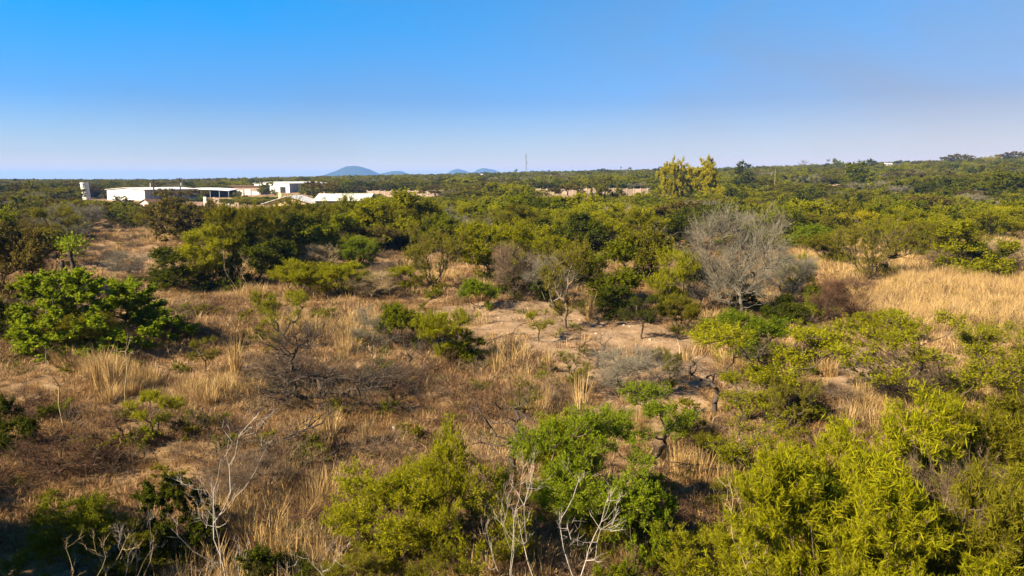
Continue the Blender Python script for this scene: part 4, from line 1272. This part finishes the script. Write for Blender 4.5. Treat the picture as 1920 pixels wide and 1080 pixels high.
while tries < 14000 and len(cand) < 300:
    tries += 1
    d = 62 + (FR.random() ** 1.25) * 150
    px = FR.uniform(-60, 1990)
    p = at_d(px, d)
    qx, qy, zc = to_px(p.x, p.y, p.z)
    if qy > np.interp(px, *LOWLINE):
        continue
    W = FR.uniform(4.2, 8.0) * (1.25 if d > 110 else 1.0)
    if any((p.x - a) ** 2 + (p.y - b) ** 2 < (.55 * (W / 2 + r)) ** 2 for a, b, r in pts_xy):
        continue
    if any((p.x - a) ** 2 + (p.y - b) ** 2 < (W / 2 + r) ** 2 for a, b, r in FOOT):
        continue
    H = FR.uniform(2.9, 5.2)
    cap = CAM_H + (336 - np.interp(px, *CAPLINE)) / F * zc - p.z
    if d < np.interp(px, *BDIST) and H > cap:
        H = cap * FR.uniform(.86, 1.0)
    if H < 1.3:
        continue
    u = FR.random()
    if px < 350:
        kind, leaf = (('mumb', 'olive') if u < .3 else ('mumb', 'brown') if u < .42 else ('mdome', 'dark') if u < .6 else ('mdome', 'green') if u < .75 else ('mfeather', 'olive') if u < .92 else ('mbare', None))
    elif px < 760:
        kind, leaf = (('mfeather', 'olive') if u < .22 else ('mfeather', 'yellow') if u < .42 else ('mdome', 'green') if u < .66 else ('mdome', 'dark') if u < .8 else ('mumb', 'olive') if u < .9 else ('mumb', 'brown'))
    elif px < 1250:
        kind, leaf = (('mfeather', 'yellow') if u < .34 else ('mdome', 'green') if u < .6 else ('mfeather', 'olive') if u < .74 else ('mdome', 'dark') if u < .84 else ('mumb', 'yellow') if u < .92 else ('mbare', None))
    else:
        kind, leaf = (('mdome', 'green') if u < .26 else ('mfeather', 'yellow') if u < .5 else ('mdome', 'dark') if u < .62 else ('mumb', 'olive') if u < .75 else ('mfeather', 'olive') if u < .84 else ('mumb', 'gold') if u < .88 else ('mumb', 'brown') if u < .95 else ('mbare', None))
    if d < 100:
        kind = {'mfeather': 'feather', 'mdome': 'dome', 'mumb': 'umbrella', 'mbare': 'bare'}[kind]
    pts_xy.append((p.x, p.y, W / 2))
    cand.append((p, px, d, H, W, kind, leaf))
LOOK = {'yellow': 'yellow green', 'olive': 'olive', 'green': 'mid green', 'dark': 'dark green', 'brown': 'brown olive', 'gold': 'golden green', None: 'grey leafless'}
FORM = {'mfeather': 'feathery thorn shrub', 'mdome': 'dense shrub', 'mumb': 'flat topped thorn tree', 'mbare': 'shrub', 'feather': 'feathery thorn shrub', 'dome': 'dense shrub', 'umbrella': 'flat topped thorn tree', 'bare': 'shrub'}
ORD = ['nearest', 'second nearest', 'third nearest', 'fourth nearest', 'fifth nearest', 'sixth nearest', 'seventh nearest', 'eighth nearest', 'ninth nearest', 'tenth nearest', 'eleventh nearest', 'twelfth nearest']
cells = {}
for c in cand:
    m = min(MARK, key=lambda q: abs(q[0] - c[1]))
    side = 'left of' if c[1] < m[0] else 'right of'
    if m[1] == 'the left edge' and side == 'left of' or m[1] == 'the right edge':
        side = 'by'
    cells.setdefault((LOOK[c[6]] + ' ' + FORM[c[5]], side, m[1]), []).append(c)
for (look, side, mark), cs in cells.items():
    cs.sort(key=lambda c: c[2])
    for i, c in enumerate(cs):
        p, px, d, H, W, kind, leaf = c
        lab = f'only {look} in the belt {side} {mark}' if len(cs) == 1 else f'{ORD[min(i, 11)]} {look} in belt {side} {mark}'
        grow(kind, p, H, W, leaf, None, lab, 'shrubs and trees of the bush belt')

# ------------------------------------------------------------------ scattered ground cover and the far bush: geometry node instances
def scatter(name, protos, X, Y, Z, var, rot, scl):
    """one object: prototypes instanced on points carrying their own turn and size"""
    col = bpy.data.collections.new(name + '_kinds')
    for k, me in enumerate(protos):
        o = bpy.data.objects.new(f'{name}_kind_{k:02d}', me)
        col.objects.link(o)
    me = bpy.data.meshes.new(name)
    n = len(X)
    me.vertices.add(n)
    me.vertices.foreach_set('co', np.stack([X, Y, Z], -1).astype(np.float32).ravel())
    a = me.attributes.new('var', 'INT', 'POINT'); a.data.foreach_set('value', var.astype(np.int32))
    a = me.attributes.new('turn', 'FLOAT_VECTOR', 'POINT'); a.data.foreach_set('vector', rot.astype(np.float32).ravel())
    a = me.attributes.new('size', 'FLOAT_VECTOR', 'POINT'); a.data.foreach_set('vector', scl.astype(np.float32).ravel())
    ob = put(name, me)
    ob['kind'] = 'stuff'
    ng = bpy.data.node_groups.new(name, 'GeometryNodeTree')
    ng.interface.new_socket('Geometry', in_out='INPUT', socket_type='NodeSocketGeometry')
    ng.interface.new_socket('Geometry', in_out='OUTPUT', socket_type='NodeSocketGeometry')
    gi = ng.nodes.new('NodeGroupInput'); go = ng.nodes.new('NodeGroupOutput')
    ip = ng.nodes.new('GeometryNodeInstanceOnPoints')
    ci = ng.nodes.new('GeometryNodeCollectionInfo')
    ci.inputs['Collection'].default_value = col
    ci.inputs['Separate Children'].default_value = True
    ci.inputs['Reset Children'].default_value = True
    def na(nm, ty):
        q = ng.nodes.new('GeometryNodeInputNamedAttribute')
        q.data_type = ty
        q.inputs['Name'].default_value = nm
        return [s for s in q.outputs if s.enabled and s.name == 'Attribute'][0]
    ng.links.new(gi.outputs[0], ip.inputs['Points'])
    ng.links.new(ci.outputs[0], ip.inputs['Instance'])
    ip.inputs['Pick Instance'].default_value = True
    ng.links.new(na('var', 'INT'), ip.inputs['Instance Index'])
    ng.links.new(na('turn', 'FLOAT_VECTOR'), ip.inputs['Rotation'])
    ng.links.new(na('size', 'FLOAT_VECTOR'), ip.inputs['Scale'])
    ng.links.new(ip.outputs[0], go.inputs[0])
    md = ob.modifiers.new('scatter', 'NODES')
    md.node_group = ng
    return ob
def joined(w, f, leaf, bark):
    """wood and leaves in one mesh (for instancing only)"""
    def arr(me):
        v = np.empty(len(me.vertices) * 3, np.float32); me.vertices.foreach_get('co', v)
        li = np.empty(len(me.loops), np.int32); me.loops.foreach_get('vertex_index', li)
        lt = np.empty(len(me.polygons), np.int32); me.polygons.foreach_get('loop_total', lt)
        ls = np.empty(len(me.polygons), np.int32); me.polygons.foreach_get('loop_start', ls)
        q = li[ls[lt == 4][:, None] + np.arange(4)] if (lt == 4).any() else np.zeros((0, 4), int)
        t_ = li[ls[lt == 3][:, None] + np.arange(3)] if (lt == 3).any() else np.zeros((0, 3), int)
        return v.reshape(-1, 3), q, t_
    v, q, t_ = arr(w)
    mi = [0] * len(q); rn = [.5] * len(q)
    if f is not None:
        v2, q2, _ = arr(f)
        a = np.empty(len(f.polygons), np.float32); f.attributes['rnd'].data.foreach_get('value', a)
        q = np.concatenate([q, q2 + len(v)]); v = np.concatenate([v, v2])
        mi = np.concatenate([mi, np.ones(len(q2))]); rn = np.concatenate([rn, a])
    mi = np.concatenate([mi, np.zeros(len(t_))]); rn = np.concatenate([rn, np.full(len(t_), .5)])
    return mesh_np('bush_kind', v, q, t_, [B[bark], L[leaf] if leaf else B[bark]], rn, midx=mi)
rng = np.random.default_rng(12)
far_kinds = []
for kind, leafs in (('mfeather', ('yellow', 'olive')), ('mdome', ('green', 'dark', 'olive')), ('mumb', ('olive', 'brown', 'dark')), ('mbare', (None,))):
    for lf in leafs:
        for k in range(2):
            w, f, top, wid = MESH[kind][k]
            far_kinds.append((joined(w, f, lf, 'grey' if lf is None else 'dark'), top, wid))
fx, fy, fv, fh, fw = [], [], [], [], []
def far_band(d0, d1, n, h0, h1, w0, w1, low=False):
    d = np.sqrt(rng.uniform(d0 ** 2, d1 ** 2, n))
    px = rng.uniform(-160, 2080, n)
    x = (px - 960) / F * d / 1.0105
    z = terr(x, d)
    qx, qy, zc = to_px(x, d, z)
    H = rng.uniform(h0, h1, n); W = rng.uniform(w0, w1, n)
    cap = CAM_H + (336 - np.interp(px, *CAPLINE)) / F * zc - z
    cap = np.where((d > 226) & (px > 332) & (px < 495), CAM_H + (336 - 372) / F * zc - z, cap)
    cap = np.where((d > 203) & (px > 243) & (px < 295), CAM_H + (336 - 377) / F * zc - z, cap)
    cap = np.where((d > 246) & (px > 440) & (px < 692), CAM_H + (336 - np.where(px > 612, 361, 368)) / F * zc - z, cap)
    front = d < np.interp(px, *BDIST)
    H = np.where(front, np.minimum(H, cap * rng.uniform(.88, 1.02, n)), H)
    ok = H > .9
    ok &= qy < np.interp(px, *LOWLINE) - 4
    for a, b, r in FOOT:
        ok &= (x - a) ** 2 + (d - b) ** 2 > (W / 2 + r) ** 2
    if not low:
        for a, b, r in pts_xy:
            if b > d0 - 15:
                ok &= (x - a) ** 2 + (d - b) ** 2 > (.6 * (W / 2 + r)) ** 2
    fx.append(x[ok]); fy.append(d[ok]); fh.append(H[ok]); fw.append(W[ok])
    left = px[ok] < 420
    v = rng.integers(0, len(far_kinds), ok.sum())
    swap = left & (rng.random(ok.sum()) < .55)
    v[swap] = rng.choice([2, 3, 6, 7, 8, 9, 10, 11, 12, 13], swap.sum())
    swap = (~left) & (rng.random(ok.sum()) < .35)
    v[swap] = rng.choice([0, 1, 0, 1, 4, 5, 2, 3], swap.sum())
    fv.append(v)
far_band(80, 215, 1100, 1.0, 2.4, 2.4, 5.0, True)
far_band(150, 215, 420, 1.6, 3.6, 5, 9)
far_band(212, 330, 1300, 4.0, 6.6, 6, 12)
far_band(330, 520, 2200, 3.8, 7.2, 7, 14)
far_band(520, 900, 3600, 4.0, 8.0, 8, 16)
far_band(900, 2000, 4200, 4.0, 8.0, 9, 18)
fx, fy, fv, fh, fw = map(np.concatenate, (fx, fy, fv, fh, fw))
n = len(fx)
tops = np.array([k[1] for k in far_kinds]); wids = np.array([k[2] for k in far_kinds])
sz = fh / tops[fv]; sx = fw / wids[fv]
scatter('distant_bush', [k[0] for k in far_kinds], fx, fy, terr(fx, fy) - .15, fv, np.stack([np.zeros(n), np.zeros(n), rng.uniform(0, 6.28, n)], -1), np.stack([sx, sx, sz], -1))

# dry grass
def tuft(seed, n, h, spread, lean, w, cols, seg=2):
    g = np.random.default_rng(seed)
    a = g.uniform(0, 6.28, n); r = np.sqrt(g.random(n)) * spread
    base = np.stack([r * np.cos(a), r * np.sin(a), np.full(n, -.04)], -1)
    b = a + g.normal(0, .7, n)
    out_ = np.stack([np.cos(b), np.sin(b), np.zeros(n)], -1)
    hh = h * g.uniform(.45, 1.15, n)[:, None]
    le = (lean * g.uniform(.1, 1.3, n))[:, None] * hh
    m = base + out_ * le * .35 + np.array([0, 0, 1]) * hh * .58
    t = base + out_ * le + np.array([0, 0, 1]) * hh * (1 - .25 * (le / hh) ** 2)
    sd = np.stack([np.cos(b + 1.57 + g.normal(0, .6, n)), np.sin(b + 1.57), np.zeros(n)], -1) * w
    V = np.stack([base - sd, base + sd, m + sd * .8, m - sd * .8, t], 1).reshape(-1, 3)
    k = np.arange(n)[:, None] * 5
    return mesh_np('tuft', V, k + np.array([[0, 1, 2, 3]]), k + np.array([[3, 2, 4]]), [cols], np.concatenate([g.random(n)] * 2))
def grass_mat(name, cols):
    return leaf_mat(name, cols, .25)
gm_gold = grass_mat('grass_golden', [(.25, .15, .05), (.38, .25, .10), (.50, .355, .165)])
gm_tan = grass_mat('grass_tan', [(.215, .122, .052), (.34, .215, .104), (.465, .328, .178)])
gm_brown = grass_mat('grass_brown', [(.15, .082, .03), (.24, .142, .058), (.345, .215, .10)])
gm_green = grass_mat('weed_olive', [(.08, .075, .02), (.135, .12, .03), (.20, .17, .05)])
kinds = []
for s in range(3): kinds.append(tuft(s, 52, .27, .24, 1.5, .008, gm_tan))          # 0-2 short matted
for s in range(3): kinds.append(tuft(10 + s, 52, .32, .24, 1.4, .008, gm_brown))   # 3-5 brown
for s in range(3): kinds.append(tuft(20 + s, 54, .52, .20, .9, .007, gm_tan))      # 6-8 medium
for s in range(3): kinds.append(tuft(30 + s, 60, .88, .20, .5, .007, gm_gold))   # 9-11 tall golden
for s in range(2): kinds.append(tuft(40 + s, 40, .40, .24, .9, .012, gm_green))    # 12-13 weeds
TALL = [ground_poly(p) for p in ([(1640, 530), (1700, 505), (1960, 500), (1990, 640), (1850, 620), (1620, 620)],
                                 [(1480, 470), (1600, 450), (1760, 450), (1760, 520), (1560, 530)], [(1790, 430), (1960, 430), (1960, 470), (1790, 470)],
                                 [(560, 640), (700, 600), (690, 640), (600, 680)], [(150, 640), (260, 640), (260, 740), (170, 760)],
                                 [(600, 800), (640, 790), (660, 840), (620, 850)])]
BROWNZ = [ground_poly(p) for p in ([(980, 680), (1250, 690), (1520, 740), (1520, 880), (1000, 810)], [(-100, 740), (260, 770), (330, 860), (620, 900), (620, 1000), (-100, 1000)], [(300, 585), (450, 575), (470, 650), (300, 660)],
                                   [(560, 700), (900, 680), (920, 800), (640, 790)], [(1250, 880), (1460, 880), (1460, 1000), (1230, 1000)])]
gx, gy, gk, gs = [], [], [], []
def grass_band(d0, d1, n, scale, wmul):
    d = np.sqrt(rng.uniform(d0 ** 2, d1 ** 2, n))
    x = rng.uniform(-.76, .76, n) * d
    bare = bare_mask(x, d)
    tall = np.zeros(n, bool); brn = np.zeros(n, bool)
    jx = x + 2.2 * (fbm(x / 3, d / 3, 5, 2) - .5) * 2; jy = d + 2.2 * (fbm(x / 3, d / 3, 6, 2) - .5) * 2
    for p in TALL: tall |= in_poly(jx, jy, p)
    for p in BROWNZ: brn |= in_poly(jx, jy, p)
    nzv = fbm(x / 3.2, d / 2.4, 61, 3)
    ok = rng.random(n) > np.where(bare > .6, .95, np.where(bare > .3, .5, .0))
    ok &= (nzv > .46) | (rng.random(n) < .30) | tall
    u = rng.random(n)
    nz2 = fbm(x / 5.5, d / 5.5, 71, 3)
    k = np.where(u < .52, rng.integers(0, 3, n), np.where(u < .72, rng.integers(3, 6, n), np.where(u < .95, rng.integers(6, 9, n), rng.integers(12, 14, n))))
    k = np.where((nz2 > .64) & (u < .4), rng.integers(9, 12, n), k)
    k = np.where((nz2 < .40) & (u > .25), rng.integers(3, 6, n), k)
    k = np.where(brn & (u < .8), rng.integers(3, 6, n), k)
    k = np.where(tall, np.where(u < .75, rng.integers(9, 12, n), rng.integers(6, 9, n)), k)
    s = rng.uniform(.6, 1.35, n) * scale * (.75 + .5 * nzv)
    gx.append(x[ok]); gy.append(d[ok]); gk.append(k[ok]); gs.append(np.stack([s * wmul, s * wmul, s], -1)[ok])
grass_band(9, 30, 15000, .85, 1.0)
grass_band(30, 60, 24000, 1.0, 1.35)
grass_band(60, 120, 17000, 1.0, 2.0)
grass_band(120, 220, 6000, .9, 2.6)
gx, gy, gk, gs = np.concatenate(gx), np.concatenate(gy), np.concatenate(gk), np.concatenate(gs)
n = len(gx)
scatter('dry_grass', kinds, gx, gy, terr(gx, gy), gk, np.stack([rng.normal(0, .10, n), rng.normal(0, .10, n), rng.uniform(0, 6.28, n)], -1), gs)

# low dead scrub and fallen twigs on the ground
sk = []
for s in range(4):
    wd, _ = plant('scrub', 500 + s, .8, prof='low', lobes=6, lobe_r=.3, pts=26, stems=3, trunk=.2, tw=9, twl=.26, tww=.004, sub=2, nl=0, up=.3, rt=.02, n=3)
    sk.append(mesh_np('scrub', wd[0], wd[1], wd[2], [B['rust' if s % 2 else 'brown']]))
for s in range(2):
    wd, lf = plant('herb', 520 + s, .6, prof='dome', lobes=7, lobe_r=.25, pts=26, stems=3, trunk=.15, tw=7, twl=.16, tww=.003, nl=7, leaf=(.055, .028), up=.4, rt=.02, n=3)
    wm = mesh_np('herb_w', wd[0], wd[1], wd[2], [B['dark']]); lm = mesh_np('herb_l', lf[0], lf[1], None, [L['olive']], lf[2])
    sk.append(joined(wm, lm, 'olive' if s else 'green', 'dark'))
n = 3600
d = np.concatenate([np.sqrt(rng.uniform(9 ** 2, 45 ** 2, n // 2)), np.sqrt(rng.uniform(45 ** 2, 130 ** 2, n - n // 2))])
x = rng.uniform(-.76, .76, n) * d
brn = np.zeros(n, bool)
for p in BROWNZ: brn |= in_poly(x, d, p)
nzv = fbm(x / 4.0, d / 3.0, 91, 3)
keep = ((nzv > .57) | (brn & (rng.random(n) < .55)) | (rng.random(n) < .08)) & ~((bare_mask(x, d) > .5) & (rng.random(n) < .75))
x, d, brn = x[keep], d[keep], brn[keep]
n = len(x)
k = np.where(rng.random(n) < .8, rng.integers(0, 4, n), rng.integers(4, 6, n))
s = rng.uniform(.5, 1.3, n) * np.where(d > 45, 1.25, 1)
scatter('dead_scrub', sk, x, d, terr(x, d) - .03, k, np.stack([rng.normal(0, .1, n), rng.normal(0, .1, n), rng.uniform(0, 6.28, n)], -1), np.stack([s * 1.3, s * 1.3, s], -1))

# pebbles and clods on the open soil
pk = []
for q in range(4):
    bm = bmesh.new(); bmesh.ops.create_icosphere(bm, subdivisions=1, radius=1.0)
    for v in bm.verts:
        v.co *= random.Random(q * 91 + v.index).uniform(.7, 1.2); v.co.z *= .6
    me = bpy.data.meshes.new('pebble'); bm.to_mesh(me); bm.free()
    me.materials.append((concrete, brickm, B['brown'], B['grey'])[q])
    pk.append(me)
n = 5000
d = np.sqrt(rng.uniform(12 ** 2, 75 ** 2, n)); x = rng.uniform(-.72, .72, n) * d
keep = (bare_mask(x, d) > .4) | (rng.random(n) < .12)
x, d = x[keep], d[keep]; n = len(x)
s = .025 + .10 * rng.random(n) ** 3.5
scatter('pebbles', pk, x, d, terr(x, d), rng.integers(0, 4, n), np.stack([rng.normal(0, .3, n), rng.normal(0, .3, n), rng.uniform(0, 6.28, n)], -1), np.stack([s, s, s], -1))

# tall golden tufts that stand out one by one
tg = [tuft(70 + s, 110, 1.5, .16, .30, .009, gm_gold) for s in range(3)]
for px, py, h, label in ((540, 935, 78, 'tall golden grass tuft right of the tallest white dead tree'),
                         (620, 845, 75, 'tall golden grass tuft left of the white scrap'),
                         (683, 840, 60, 'tall tan grass tuft below the white scrap'),
                         (1088, 795, 90, 'tall golden grass tuft behind the vivid bright green shrub'),
                         (1195, 820, 60, 'golden grass tuft left of the two trunked bright thorn tree'),
                         (212, 740, 85, 'tall golden grass tuft beside the thin straw sapling on the left'),
                         (190, 735, 80, 'golden grass tuft right of the long pale sapling'),
                         (443, 705, 75, 'slim tan grass tuft left of the sprawling leafless shrub'),
                         (932, 710, 50, 'pale grass tuft at the front edge of the bare soil'),
                         (1028, 700, 48, 'pale grass tuft left of the little forked dark tree'),
                         (1105, 600, 48, 'golden grass tuft right of the tall slender tree')):
    p = ground(px, py)
    hh = h / F * depth(p)
    t = empty('grass_tuft', (p.x, p.y, p.z), PR.uniform(0, 6), (hh / 1.35,) * 3, label=label, cat='grass tuft', group='tall grass tufts')
    o = put('blades', tg[PR.randrange(3)], t)
    o['kind'] = 'stuff'
